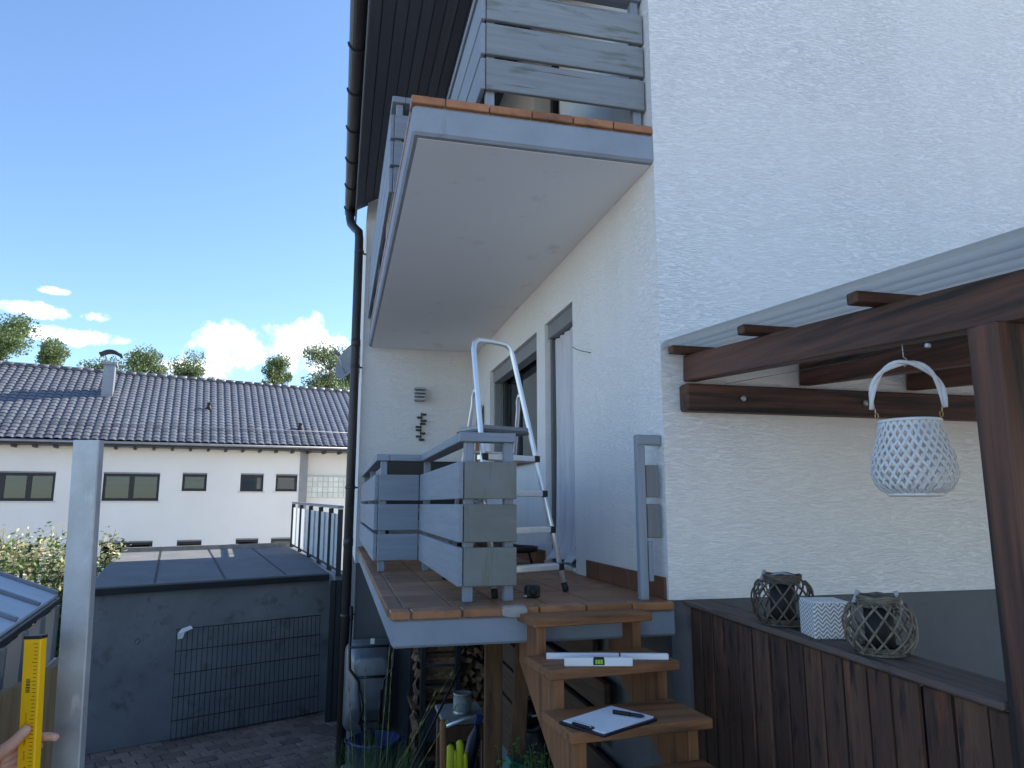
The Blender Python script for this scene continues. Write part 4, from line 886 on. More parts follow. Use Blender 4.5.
nbox(-2.99, -2.51, 2.28, 2.92, 8.14, 8.24).build('chimney_rim', M['zinc'], nrf)
for a_ in (-2.92, -2.6):
    for b_ in (2.36, 2.8): nbox(a_, a_ + .03, b_, b_ + .03, 8.24, 8.48).build('cowl_leg', M['steel'], nrf)
vs_ = []; fs_ = []
for i in range(13):
    q = -1 + 2 * i / 12; u = -2.75 + q * .36; z = 8.64 - .17 * q * q + (.05 if abs(q) > .9 else 0)
    for d in (2.25, 2.95):
        vs_ += [nbp(u, d, z), nbp(u, d, z + .045)]
for i in range(12):
    b_ = i * 4; c_ = b_ + 4; fs_ += [[b_, b_ + 2, c_ + 2, c_], [b_ + 1, c_ + 1, c_ + 3, b_ + 3], [b_, c_, c_ + 1, b_ + 1], [b_ + 2, b_ + 3, c_ + 3, c_ + 2]]
fs_ += [[0, 1, 3, 2], [48, 50, 51, 49]]
MB().add(vs_, fs_).build('chimney_cowl', M['frame_dark'], nrf)
for u, t_ in ((.62, .5), (3.75, .24)):
    p = rp(u, t_); MB().lathe([(.10, -.1), (.1, .02), (.07, .06), (.06, .16), (.075, .17), (.075, .2), (.001, .22)], p + nrmv * .02, 12).build('roof_vent', M['rubber'], nrf)

# ------------------------------------------------------------------ trees behind the neighbour
def tree(base, h, rad, label, seed, dens=1.0):
    random.seed(seed); t = thing('tree', label, 'tree', base, 'trees behind the neighbouring roof'); base = Vector(base)
    tip = base + Vector((random.uniform(-.4, .4), random.uniform(-.4, .4), h * .9)); m_ = MB()
    ax = [base.lerp(tip, k / 5) + Vector((random.uniform(-.12, .12), random.uniform(-.12, .12), 0)) for k in range(6)]
    m_.tube(ax, [.24, .2, .16, .12, .07, .03], 8); cl = []
    for k in range(30):
        f = random.uniform(.36, .97); s = base.lerp(tip, f); a_ = random.uniform(0, 6.28); rr = rad * random.uniform(.35, 1.0) * (1.15 - .75 * max(0, f - .45) / .55)
        e = s + Vector((rr * math.cos(a_), rr * math.sin(a_), random.uniform(.2, 1.0))); m_.tube([s, s.lerp(e, .5) + Vector((0, 0, .12)), e], [.06, .04, .015], 5); cl.append((e, rad * random.uniform(.2, .36)))
        cl.append((s.lerp(e, .6), rad * random.uniform(.2, .34)))
    cl.append((tip, rad * .34)); m_.build('trunk', M['trunk'], t)
    vs_ = []; fs_ = []
    for c_, r_ in cl:
        for q in range(int(190 * dens)):
            d = Vector((random.gauss(0, 1), random.gauss(0, 1), random.gauss(0, .75))).normalized() * r_ * random.random() ** .45; p = c_ + d
            a_ = Vector((random.gauss(0, 1), random.gauss(0, 1), random.gauss(0, 1))).normalized(); b_ = a_.orthogonal().normalized(); s_ = random.uniform(.05, .10)
            k = len(vs_); vs_ += [p - a_ * s_, p + b_ * s_ * .55, p + a_ * s_, p - b_ * s_ * .55]; fs_.append([k, k + 1, k + 2, k + 3])
    MB().add(vs_, fs_).build('crown', M['leaf'], t, keep=True)
def tat(px, top, D):   # ground point in the given viewing direction; returns base and height
    d = fw * 710 + rt * (px - 512) + up * (384 - top); t_ = D / math.hypot(d.x, d.y); return Vector((d.x * t_, d.y * t_, -.1)), 3.2 + d.z * t_
for i, (px, top, D, rad, lab) in enumerate(((6, 322, 46, 2.0, 'tall tree behind the neighbouring roof at the left picture edge'), (55, 342, 47, 1.5, 'small round tree behind the roof just left of the chimney'),
        (105, 366, 48, 1.7, 'low tree crown peeping over the ridge behind the chimney'), (152, 349, 46, 1.7, 'tree behind the roof just right of the chimney'), (196, 354, 47, 1.7, 'bushy tree over the ridge below the left end of the big cloud'),
        (283, 358, 46, 1.25, 'slim tree behind the roof in front of the big cloud'), (326, 348, 44, 1.8, 'dense tree over the ridge next to the satellite dish'), (352, 360, 46, 1.8, 'dark tree over the ridge mostly hidden by the downpipe'))):
    b_, z = tat(px, top, D); tree(b_, z / .92, rad * 1.3, lab, 40 + i, 1.7)

# ------------------------------------------------------------------ sunlit shrub and wire fence left of the garage
random.seed(23)
sh = thing('flowering_shrub', 'sunlit shrub with cream blossom left of the garage', 'shrub', (-5.0, 14.6, 0))
m_ = MB(); lv = []; lf = []; bv = []; bf = []
for k in range(80):
    a_ = random.uniform(0, 6.28); b_ = Vector((-5.1 + random.uniform(-1.3, 1.0), 14.6 + random.uniform(-.4, .4), 0)); tip = b_ + Vector((math.cos(a_) * .45, math.sin(a_) * .35, random.uniform(1.7, 2.75)))
    mid_ = b_.lerp(tip, .5) + Vector((0, 0, .15)); m_.tube([b_, mid_, tip], [.016, .011, .004], 5)
    for q in range(230):
        f = random.uniform(.15, 1); p = b_.lerp(tip, f) + Vector((random.gauss(0, .12), random.gauss(0, .12), random.gauss(0, .08))); d = Vector((random.gauss(0, 1), random.gauss(0, 1), random.gauss(0, .7))).normalized(); e = d.orthogonal().normalized(); s_ = random.uniform(.028, .055)
        fl = f > .84 and random.random() < .55; vv, ff = (bv, bf) if fl else (lv, lf); n_ = len(vv); vv += [p - d * s_, p + e * s_ * .5, p + d * s_, p - e * s_ * .5]; ff.append([n_, n_ + 1, n_ + 2, n_ + 3])
m_.build('stems', M['trunk'], sh); MB().add(lv, lf).build('foliage', M['leaf2'], sh, keep=True); MB().add(bv, bf).build('blossom', M['blossom'], sh, keep=True)
wf_ = thing('wire_fence', 'dark double wire fence in front of the flowering shrub', 'fence', (-5, 13.4, 0))
for i in range(5): x = -6.6 + i * .85; MB().box(x - .02, x + .02, 13.3, 13.34, 0, 2.15).build('post', M['frame_dark'], wf_)
for z in (.4, .8, 1.2, 1.6, 1.95, 2.1): MB().tube([(-6.8, 13.32, z), (-3.1, 13.32, z)], .006, 5).build('cross_wire', M['frame_dark'], wf_)
for i in range(36): MB().tube([(-6.7 + i * .1, 13.32, .1), (-6.7 + i * .1, 13.32, 2.14)], .003, 4).build('vertical_wire', M['frame_dark'], wf_)

# ------------------------------------------------------------------ greenhouse and raised bed at the left edge
gh = thing('cold_frame_greenhouse', 'small greenhouse with pale blue twin-wall roof panels at the left edge', 'greenhouse', (-1.6, 3.2, 1.3))
e0, e1 = Vector((-1.317, 4.035, 2.75)), Vector((-.98, 2.2, 2.75)); ev = (e1 - e0); en = Vector((-ev.normalized().y * -1, 0, 0)); en = Vector((ev.y, -ev.x, 0)).normalized()
if en.x > 0: en = -en
rise = Vector((en.x * 1.0, en.y * 1.0, .42))
gr = loft([e0, e1, e1 + rise, e0 + rise], [p + Vector((0, 0, .012)) for p in (e0, e1, e1 + rise, e0 + rise)]).build('roof_panel', M['poly'], gh)
for t_ in (0, .24, .48, .72, 1.0):
    A = e0.lerp(e1, t_) + Vector((0, 0, .02)); MB().bar(A, A + rise, .03, .016, ev, .003).build('glazing_bar', M['zinc'], gr)
MB().bar(e0 + Vector((0, 0, -.02)), e1 + Vector((0, 0, -.02)), .025, .03, (1, 0, 0)).build('eave_rail', M['frame_dark'], gh)
for t_ in (0, .2, .4, .6, .8, 1.0): A = e0.lerp(e1, t_); MB().bar(A - Vector((0, 0, .04)), z_(A, 1.3), .03, .03, ev).build('upright', M['zinc'], gh)
for t0, t1 in zip((0, .2, .4, .6, .8), (.2, .4, .6, .8, 1.0)):
    A, B = e0.lerp(e1, t0), e0.lerp(e1, t1); u_ = (B - A).normalized() * .016
    MB().add([z_(A + u_, 1.32), z_(B - u_, 1.32), z_(B - u_, 2.70), z_(A + u_, 2.70)], [(0, 1, 2, 3)]).build('side_pane', M['side_pane'], gh)
MB().bar(z_(e0, 2.45) - en * .018, z_(e1, 2.45) - en * .018, .018, .03, (1, 0, 0)).build('mid_rail', M['alu'], gh)
rb = thing('raised_bed_board', 'tan wooden raised bed board with a ragged top edge behind the yellow level', 'board', (-1.0, 2.9, 1.3))
r0, r1 = Vector((-.965, 3.25, 0)), Vector((-1.09, 2.25, 0)); top_ = []
for i in range(25): t_ = i / 24; p = r0.lerp(r1, t_); top_.append(z_(p, 2.66 - .12 * t_ + random.uniform(-.012, .012)))
bn = Vector((r1.y - r0.y, -(r1.x - r0.x), 0)).normalized() * .03
poly = top_ + [z_(r1, 1.25), z_(r0, 1.25)]; loft(poly, [p - bn for p in poly]).build('board', M['tan_board'], rb)

# ------------------------------------------------------------------ steel post, yellow level, person holding it
po_ = thing('steel_post', 'galvanised U-section steel post standing upright at the left', 'post', (-.76, 2.55, 1.35))
fh = Vector((math.sin(YAW), math.cos(YAW), 0)); rh = Vector((math.cos(YAW), -math.sin(YAW), 0))
pt_, pb_ = Vector((-.797, 2.562, 3.405)), Vector((-.728, 2.545, 1.35)); axp = (pt_ - pb_).normalized()
prf = [(-.045, 0), (.045, 0), (.045, .05), (.032, .05), (.032, .045), (.040, .045), (.040, .004), (-.040, .004), (-.040, .045), (-.032, .045), (-.032, .05), (-.045, .05)]
prf = [(-.043, 0), (.037, 0), (.040, .004), (.042, .026), (.032, .026), (.032, .023), (.038, .022), (.036, .007), (.033, .003), (-.039, .003), (-.039, .022), (-.032, .023), (-.032, .026), (-.043, .026)]
PA = [pb_ + rh * p + fh * q for p, q in prf]; PB_ = [pt_ + rh * p + fh * q for p, q in prf]
m_ = loft(PA, PB_); me, c = m_.mesh('channel', M['steel'])
bm = bmesh.new(); bm.from_mesh(me); bmesh.ops.triangulate(bm, faces=[f for f in bm.faces if len(f.verts) > 4], ngon_method='EAR_CLIP'); bm.to_mesh(me); bm.free(); place('channel', me, c, po_)
MB().bar(pb_ + fh * .03 - Vector((0, 0, .1)), pb_ + fh * .03 + Vector((0, 0, .12)), .3, .3, (1, 0, 0), .01).build('concrete_foot', M['concrete'], po_)

lv_ = thing('yellow_spirit_level', 'long yellow spirit level held upright against the steel post', 'spirit level', (-.84, 2.47, 1.85))
lt, lb_ = Vector((-.852, 2.470, 2.815)), Vector((-.80, 2.455, 1.86)); th_ = R(10)
la = rh * math.cos(th_) - fh * math.sin(th_); lnf = -fh * math.cos(th_) - rh * math.sin(th_); lz = (lt - lb_).normalized()
la = (la - lz * la.dot(lz)).normalized(); lnf = la.cross(lz).normalized()
if lnf.dot(fh) > 0: lnf = -lnf
RLV = Matrix(((la.x, -lnf.x, lz.x), (la.y, -lnf.y, lz.y), (la.z, -lnf.z, lz.z))); LW, LD = .029, .0125; lc = (lt + lb_) / 2; LH = (lt - lb_).length / 2
me, _ = MB().ob((0, 0, 0), (LW, LD, LH - .006), None, .003).mesh('body', M['yellow'], False); place('body', me, lc, lv_, RLV)
me, _ = MB().ob((0, 0, 0), (LW + .001, LD + .001, .005), None, .002).mesh('end_cap', M['black'], False); place('end_cap', me, lt - lz * .003, lv_, RLV); place('end_cap', me, lb_ + lz * .003, lv_, RLV)
def lvp(a_, h): return lt + la * a_ + lz * h + lnf * (LD + .0008)       # on the front face, h below the top (negative)
m_ = MB()
for i in range(70):
    h = -.02 - i * .0104; w_ = .011 if i % 5 else .015
    m_.add([lvp(.021 - w_, h), lvp(.021, h), lvp(.021, h - .0016), lvp(.021 - w_, h - .0016)], [(0, 1, 2, 3)])
m_.build('scale_marks', M['black_print'], lv_, keep=True)
def text(s, size, a_, h, parent, bold=0.0):
    cu_ = bpy.data.curves.new('print', 'FONT'); cu_.body = s; cu_.size = size; cu_.offset = bold; cu_.align_x = 'LEFT'; cu_.align_y = 'CENTER'
    to = bpy.data.objects.new('print', cu_); COL.objects.link(to); bpy.context.view_layer.update()
    me = bpy.data.meshes.new_from_object(to.evaluated_get(bpy.context.evaluated_depsgraph_get())); bpy.data.objects.remove(to); me.materials.clear(); me.materials.append(M['black_print'])
    RX_ = Matrix(((lz.x, -la.x, lnf.x), (lz.y, -la.y, lnf.y), (lz.z, -la.z, lnf.z))); place('lettering', me, lvp(a_, h), parent, RX_)
text('STABILA', .030, -.008, -.468, lv_, .0006)
text('Made in Germany  0,5 mm/m', .0075, -.006, -.30, lv_)
text('Type 70', .0075, -.006, -.34, lv_)
m_ = MB()
for i in range(9):
    h = -.118 - i * .0045; m_.add([lvp(-.012, h), lvp(.002, h), lvp(.002, h - .002 - .001 * (i % 2)), lvp(-.012, h - .002 - .001 * (i % 2))], [(0, 1, 2, 3)])
m_.build('printed_mark', M['black_print'], lv_, keep=True)

def skinmesh(name, verts, edges, radii, m, root=0, sub=2):
    me = bpy.data.meshes.new(name); bm = bmesh.new(); ly = bm.verts.layers.skin.verify(); bv_ = []
    for v, r_ in zip(verts, radii):
        x = bm.verts.new(v); x[ly].radius = (r_, r_) if not isinstance(r_, tuple) else r_; bv_.append(x)
    bv_[root][ly].use_root = True
    for a_, b_ in edges: bm.edges.new((bv_[a_], bv_[b_]))
    bm.to_mesh(me); bm.free(); o = bpy.data.objects.new(name, me); COL.objects.link(o)
    md = o.modifiers.new('s', 'SKIN'); md.branch_smoothing = .6; md.use_smooth_shade = True; s2 = o.modifiers.new('u', 'SUBSURF'); s2.levels = sub; s2.render_levels = sub
    bpy.context.view_layer.update(); res = bpy.data.meshes.new_from_object(o.evaluated_get(bpy.context.evaluated_depsgraph_get())); bpy.data.objects.remove(o)
    res.materials.clear(); res.materials.append(m); res.polygons.foreach_set('use_smooth', [True] * len(res.polygons)); return res
OH = lt.lerp(lb_, (2.815 - 2.527) / (2.815 - 1.86))
def hp_(dx, z, t_): return OH + rh * dx + Vector((0, 0, z)) - fh * t_
pv = []; pe_ = []; pr_ = []
def chain(start, pts, rad):
    last_ = start
    for p, r_ in zip(pts, rad):
        pv.append(p); pr_.append(r_); k = len(pv) - 1
        if last_ is not None: pe_.append((last_, k))
        last_ = k
    return last_
SHX = lambda dx, z, t_: Vector(hp_(dx, 0, t_).xy.to_tuple() + (z,)) 
pel = chain(None, [SHX(-.80, 2.42, .30)], [.15])
ch_ = chain(pel, [SHX(-.80, 2.62, .30), SHX(-.80, 2.86, .29)], [.14, .165]); nk = chain(ch_, [SHX(-.80, 3.02, .28), SHX(-.79, 3.10, .26)], [.065, .06])
shr = chain(ch_, [SHX(-.62, 2.92, .29)], [.075]); elb = chain(shr, [SHX(-.54, 2.66, .27), SHX(-.49, 2.46, .20)], [.055, .046])
wri = chain(elb, [hp_(-.30, -.085, .07), hp_(-.165, -.085, .02)], [.044, .036]); pal = chain(wri, [hp_(-.115, -.075, .008), hp_(-.078, -.062, -.002)], [(.040, .048), (.034, .046)])
shl = chain(ch_, [SHX(-.98, 2.92, .30)], [.075]); chain(shl, [SHX(-1.05, 2.62, .30), SHX(-1.02, 2.40, .34), SHX(-.98, 2.30, .38)], [.055, .042, .03])
for s in (-1, 1): chain(pel, [SHX(-.80 + s * .10, 2.28, .30), SHX(-.80 + s * .12, 1.92, .31), SHX(-.80 + s * .12, 1.57, .30), SHX(-.80 + s * .12, 1.53, .42)], [.10, .075, .05, .045])
person = thing('person', 'bare hand of a person at the left edge gripping the yellow level', 'person', SHX(-.80, 1.48, .30))
bm_body = skinmesh('body', pv, pe_, pr_, M['skin'], pel)
place('body', bm_body, (0, 0, 0), person)
# fingers, rooted inside the palm and unequal in length
def finger(pts, r0, r1):
    k = len(pts); return skinmesh('finger', pts, [(i, i + 1) for i in range(k - 1)], [r0 + (r1 - r0) * i / (k - 1) for i in range(k)], M['skin'], 0, 2)
for nm_, pts, r0, r1 in (('thumb', [hp_(-.105, -.062, .012), hp_(-.070, -.030, .030), hp_(-.030, -.002, .034), hp_(.002, .034, .028), hp_(.010, .046, .024)], .0225, .0125),
                         ('index_finger', [hp_(-.085, -.052, -.004), hp_(-.052, -.018, -.024), hp_(-.004, -.004, -.030), hp_(.040, .002, -.026), hp_(.060, .001, -.020), hp_(.068, -.001, -.016)], .0155, .0105),
                         ('middle_finger', [hp_(-.085, -.066, -.006), hp_(-.055, -.042, -.030), hp_(-.008, -.030, -.034), hp_(.008, -.027, -.032), hp_(.014, -.027, -.029)], .0165, .0115),
                         ('ring_finger', [hp_(-.088, -.080, -.006), hp_(-.058, -.064, -.030), hp_(-.012, -.054, -.034), hp_(.006, -.051, -.031), hp_(.012, -.051, -.028)], .0155, .011),
                         ('little_finger', [hp_(-.095, -.092, -.004), hp_(-.066, -.086, -.024), hp_(-.026, -.078, -.030), hp_(-.006, -.074, -.029), hp_(.0, -.073, -.027)], .014, .010)):
    place(nm_, finger(pts, r0, r1), (0, 0, 0), person)
MB().lathe([(.0008, -.0012), (.0055, -.0006), (.0055, .0006), (.0008, .0012)], hp_(.006, .040, .0375), 12, frame(-fh + Vector((-.3, 0, .2)))).build('thumb_nail', M['nail'], person)
sv = [SHX(-.80, 2.40, .30), SHX(-.80, 2.62, .30), SHX(-.80, 2.86, .29), SHX(-.80, 2.99, .28), SHX(-.61, 2.93, .29), SHX(-.54, 2.66, .27), SHX(-.98, 2.93, .30), SHX(-1.05, 2.64, .30)]
place('shirt', skinmesh('shirt', sv, [(0, 1), (1, 2), (2, 3), (2, 4), (4, 5), (2, 6), (6, 7)], [.175, .16, .185, .08, .095, .075, .095, .075], M['shirt'], 1), (0, 0, 0), person)
tv_ = [SHX(-.80, 2.44, .30)]; te_ = []; tr2 = [.165]
for s in (-1, 1):
    b_ = len(tv_); tv_ += [SHX(-.80 + s * .10, 2.28, .30), SHX(-.80 + s * .12, 1.92, .31), SHX(-.80 + s * .12, 1.56, .30)]; tr2 += [.115, .092, .072]; te_ += [(0, b_), (b_, b_ + 1), (b_ + 1, b_ + 2)]
place('trousers', skinmesh('trousers', tv_, te_, tr2, M['jeans'], 0), (0, 0, 0), person)
hc = SHX(-.79, 3.19, .26); hd = MB().lathe([(.001, -.115), (.04, -.108), (.062, -.075), (.074, -.02), (.078, .03), (.07, .08), (.045, .112), (.001, .122)], hc, 20).build('head', M['skin'], person)
MB().lathe([(.079, -.01), (.085, .03), (.077, .085), (.05, .12), (.001, .13)], hc + fh * -.012, 20).build('hair', M['hair'], person)
for s in (-1, 1):
    MB().lathe([(.001, -.006), (.009, -.003), (.009, .003), (.001, .006)], hc + rh * .070 + fh * (s * .028) + Vector((0, 0, .0)), 10, frame(rh)).build('eye', M['frame_dark'], hd)
    MB().lathe([(.001, -.03), (.014, -.01), (.014, .015), (.001, .03)], hc + fh * (s * .078), 10).build('ear', M['skin'], hd)
MB().ob(hc + rh * .080 + Vector((0, 0, -.022)), (.014, .011, .02), frame((0, 0, 1), rh), .008).build('nose', M['skin'], hd); MB().ob(hc + rh * .068 + Vector((0, 0, -.062)), (.006, .022, .005), frame((0, 0, 1), rh), .002).build('mouth', M['red_print'], hd)

# ------------------------------------------------------------------ things under and beside the terrace
random.seed(31)
# firewood
logm = []
for i in range(6):
    m_ = MB(); k = random.choice((3, 4, 5)); r_ = .045; ps = []
    for q in range(k): a_ = 2 * math.pi * q / k + random.uniform(-.25, .25); rr = r_ * random.uniform(.7, 1.15); ps.append((rr * math.cos(a_) * 1.1, rr * math.sin(a_) * .8))
    vs_ = [];
    for x, sc2 in ((-.5, .96), (-.46, 1), (0, 1.02), (.46, 1), (.5, .95)): vs_ += [(x * .33 + random.uniform(-.006, .006), p * sc2 + random.uniform(-.003, .003), q * sc2 + random.uniform(-.003, .003)) for p, q in ps]
    fs_ = [[j * k + q, j * k + (q + 1) % k, (j + 1) * k + (q + 1) % k, (j + 1) * k + q] for j in range(4) for q in range(k)] + [list(range(k)), [4 * k + q for q in range(k)]]
    logm.append(m_.add(vs_, fs_).mesh('firewood_log', M['bark'], False)[0])
sh_ = thing('wood_shelf', 'low plank shelf carrying the firewood under the terrace', 'shelf', (1.25, 8.4, 0))
MB().box(.86, 1.70, 8.12, 8.62, 1.02, 1.06).build('board', M['old_board'], sh_); MB().box(.86, 1.70, 8.10, 8.6, .50, .54).build('board', M['old_board'], sh_)
for x in (.98, 1.36): MB().box(x - .03, x + .03, 8.08, 8.14, 0, 2.5).build('upright', M['black'], sh_)
for x in (.9, 1.65): MB().box(x - .03, x + .03, 8.52, 8.58, 0, 2.5).build('upright', M['black'], sh_)
def logat(x, y, z, rot, lab, grp): tag(place('firewood_log', random.choice(logm), (x, y, z), None, rot), lab, 'firewood log', grp)
for r_ in range(13):
    for q in range(1):
        logat(1.17 + random.uniform(-.02, .02), 8.22 + random.uniform(-.02, .02), 1.10 + r_ * .075 + random.uniform(-.004, .004), Euler((random.uniform(0, 6), random.uniform(-.06, .06), random.uniform(-.08, .08))), 'split log lying lengthwise in the left firewood stack under the terrace', 'left firewood stack')
for r_ in range(22):
    for q in range(5):
        x = 1.42 + q * .062; z = .58 + r_ * .085 + random.uniform(-.02, .02)
        logat(x + random.uniform(-.012, .012), 8.28 + random.uniform(-.03, .03), z, Euler((random.uniform(0, 6), random.uniform(-.5, .5), 1.35 + random.uniform(-.35, .35))), 'small split log in the dense right firewood stack under the terrace', 'right firewood stack')
for r_ in range(22):
    logat(.93 + random.uniform(-.012, .012), 8.28 + random.uniform(-.03, .03), .58 + r_ * .085, Euler((random.uniform(0, 6), random.uniform(-.3, .3), 1.45 + random.uniform(-.2, .2))), 'log end in the narrow stack at the far left of the firewood', 'narrow firewood column')

# wheelbarrow standing on its nose against the plinth
wb = thing('wheelbarrow', 'grey metal wheelbarrow tipped upright against the house plinth', 'wheelbarrow', (.46, 8.7, 0))
W0 = Vector((.455, 8.80, .88))     # tray centre; tray underside faces the camera
def rr_(w_, h, r_, n_=5):
    o_ = []
    for cx_, cz_, a0 in ((w_ - r_, h - r_, 0), (-w_ + r_, h - r_, 90), (-w_ + r_, -h + r_, 180), (w_ - r_, -h + r_, 270)):
        for i in range(n_ + 1): a_ = R(a0 + 90 * i / n_); o_.append((cx_ + r_ * math.cos(a_), cz_ + r_ * math.sin(a_)))
    return o_
def ring(w_, h, r_, y, zc=0): return [Vector((W0.x + p, y, W0.z + .25 + zc + q)) for p, q in rr_(w_, h, r_)]
rings = [ring(.285, .50, .12, 8.86), ring(.285, .50, .12, 8.845), ring(.265, .47, .13, 8.835), ring(.20, .30, .08, 8.66, .05), ring(.17, .27, .08, 8.645, .05)]
vs_ = [p for r_ in rings for p in r_]; n_ = len(rings[0]); fs_ = [[j * n_ + i, j * n_ + (i + 1) % n_, (j + 1) * n_ + (i + 1) % n_, (j + 1) * n_ + i] for j in range(len(rings) - 1) for i in range(n_)] + [[4 * n_ + i for i in range(n_)]]
MB().add(vs_, fs_, True).build('tray', M['barrow'], wb)
MB().tube(ring(.285, .50, .12, 8.855), .012, 6, closed=True).build('tray_rim', M['barrow'], wb)
MB().box(W0.x - .02, W0.x + .025, 8.648, 8.6535, 1.62, 1.68, .001).build('sticker', M['white_paint'], wb)
for s in (-1, 1):
    MB().tube([(W0.x + s * .06, 8.60, .48), (W0.x + s * .10, 8.60, .80), (W0.x + s * .14, 8.60, 1.23), (W0.x + s * .24, 8.62, 1.36), (W0.x + s * .25, 8.64, 1.56), (W0.x + s * .24, 8.72, 1.90)], .016, 8).build('handle_tube', M['black'], wb)
    MB().tube([(W0.x + s * .24, 8.72, 1.88), (W0.x + s * .245, 8.75, 2.03)], .021, 8).build('grip', M['rubber'], wb)
    MB().tube([(W0.x + s * .12, 8.60, 1.13), (W0.x + s * .09, 8.44, .98), (W0.x + s * .12, 8.60, .78)], .013, 8).build('stand_leg', M['black'], wb)
for z, wq in ((1.27, .15), (.80, .10), (1.60, .25)): MB().tube([(W0.x - wq, 8.61, z), (W0.x + wq, 8.61, z)], .014, 8).build('cross_tube', M['black'], wb)
wh = MB().tube([(W0.x, 8.58 + .15 * math.cos(a_), 0.54 + .15 * math.sin(a_)) for a_ in [i * math.pi / 12 for i in range(24)]], .045, 10, closed=True).build('wheel', M['rubber'], wb)
MB().lathe([(.001, -.04), (.11, -.02), (.11, .02), (.001, .04)], (W0.x, 8.58, .54), 20, frame((1, 0, 0))).build('rim', M['steel'], wh)
o_ = MB().box(.16, .84, 7.98, 8.97, -.02, .27, .015).build('concrete_plinth_block', M['concrete']); solo(o_, 'low concrete block under the wheelbarrow and the blue tub', 'block')
tb = thing('blue_tub', 'blue plastic tub on the concrete block below the wheelbarrow', 'tub', (.49, 8.28, .27))
MB().lathe([(.001, 0), (.22, 0), (.265, .42), (.28, .42), (.28, .45), (.255, .45), (.21, .02), (.001, .02)], (.49, 8.28, .271), 28).build('body', M['blue_plastic'], tb)
for s in (-1, 1): MB().tube([(.49 + s * .27, 8.22, .69), (.49 + s * .31, 8.25, .72), (.49 + s * .31, 8.31, .72), (.49 + s * .27, 8.34, .69)], .01, 6).build('handle', M['blue_plastic'], tb)
sb_ = MB().ob((.98, 9.0 - .25, .16), (.24, .62, .1), Matrix.Rotation(R(4), 3, 'Z'), .012); sb_ = MB().ob((.90, 8.25, .20), (.17, .8, .06), Matrix.Rotation(R(-3), 3, 'Z'), .012).build('concrete_slab', M['concrete']); solo(sb_, 'long flat concrete slab on the ground between tub and firewood', 'slab')
# boards leaning against the slab edge
for i, (A, B, lab) in enumerate((((.90, 4.15, 2.56), (.855, 3.95, 1.0), 'brown board leaning on the terrace slab, the one left of the black bag'), ((1.075, 4.12, 2.56), (.93, 3.92, 1.0), 'tilted brown board under the terrace, next to the stair stringer'))):
    o_ = MB().bar(A, B, .10 if i == 0 else .085, .03, (1, 0, 0), .005).build('leaning_plank', M['old_board']); solo(o_, lab, 'board')
for i, (y0_, y1_, z0, z1, lab) in enumerate(((4.3, 7.6, 1.95, 2.12, 'topmost old plank stored on edge against the plinth under the terrace'), (4.5, 7.7, 1.70, 1.90, 'second old plank from the top stored against the plinth under the terrace'), (4.2, 7.5, 1.40, 1.66, 'wide old plank stored low against the plinth under the terrace'), (4.4, 7.8, .9, 1.36, 'lowest wide panel stored against the plinth under the terrace'), (4.6, 7.4, 2.16, 2.42, 'old panel wedged right below the terrace slab against the plinth'))):
    o_ = MB().box(1.62 + .01 * i, 1.66 + .01 * i, y0_, y1_, z0, z1, .005).build('stored_plank', M['old_y']); solo(o_, lab, 'board', 'planks stored under the terrace')
# garden table edge with paint can, tools
tbx = thing('work_table', 'small weathered tool table under the terrace carrying a paint can', 'table', (.95, 5.5, .6))
gt = gz(.95, 5.5)
MB().box(.79, 1.12, 5.30, 5.75, 1.655, 1.685, .005).build('table_top', M['concrete'], tbx)
for x in (.82, 1.09):
    for y in (5.34, 5.71): MB().box(x - .02, x + .02, y - .02, y + .02, gt - .2, 1.654).build('leg', M['old_board'], tbx)
MB().box(.80, 1.10, 5.285, 5.299, 1.55, 1.652, .004).build('apron', M['old_board'], tbx)
pc = thing('paint_can', 'old tin paint can with a faded label on the small table', 'paint can', (.955, 5.5, 1.686))
MB().lathe([(.066, 0), (.068, .004), (.066, .01), (.066, .13), (.069, .135), (.069, .142), (.06, .142), (.056, .138), (.001, .138)], (.955, 5.48, 1.686), 24).build('tin', M['can'], pc)
MB().lathe([(.0668, .02), (.0672, .022), (.0672, .11), (.0668, .112)], (.955, 5.48, 1.686), 24).build('label_band', M['label_print'], pc)
o_ = MB().tube([(.80, 5.27, 1.66), (.93, 5.275, 1.70), (1.05, 5.28, 1.708)], [.012, .012, .016], 8).build('metal_tube', M['alu']); solo(o_, 'thin pale metal tube on the front edge of the small table', 'tube')
o_ = MB().tube([(.946, 5.5, 2.0), (.585, 5.2, 1.482), (.46, 5.1, 1.30)], .009, 6).build('iron_rod', M['dark_metal']); solo(o_, 'thin dark iron rod leaning diagonally in front of the firewood', 'rod')
sp_ = thing('wooden_handle_tool', 'garden tool with a pale wooden handle standing below the terrace', 'garden tool', (.675, 4.5, 1.0))
MB().tube([(.668, 4.5, 1.925), (.668, 4.5, 1.91), (.675, 4.5, 1.6), (.68, 4.5, 1.1)], [.012, .02, .02, .018], 10).build('handle', M['stair']['z'], sp_)
MB().ob((.682, 4.5, .98), (.09, .008, .14), None, .004).build('blade', M['steel'], sp_)
gl = thing('work_gloves', 'pair of lime yellow rubber gloves hanging fingers up beside the wooden handle', 'gloves', (.74, 4.45, 1.5))
for i, (x, zt_, r_) in enumerate(((.706, 1.80, .023), (.735, 1.765, .018), (.762, 1.82, .024), (.792, 1.75, .018))):
    MB().tube([(x, 4.45 + .01 * (i % 2), 1.45), (x + .003, 4.45, zt_ - .06), (x, 4.448, zt_ - .012), (x, 4.447, zt_)], [r_ * 1.15, r_, r_ * .9, r_ * .4], 10).build('finger', M['lime'], gl)
MB().ob((.745, 4.455, 1.42), (.052, .024, .09), None, .02).build('cuff', M['lime'], gl)
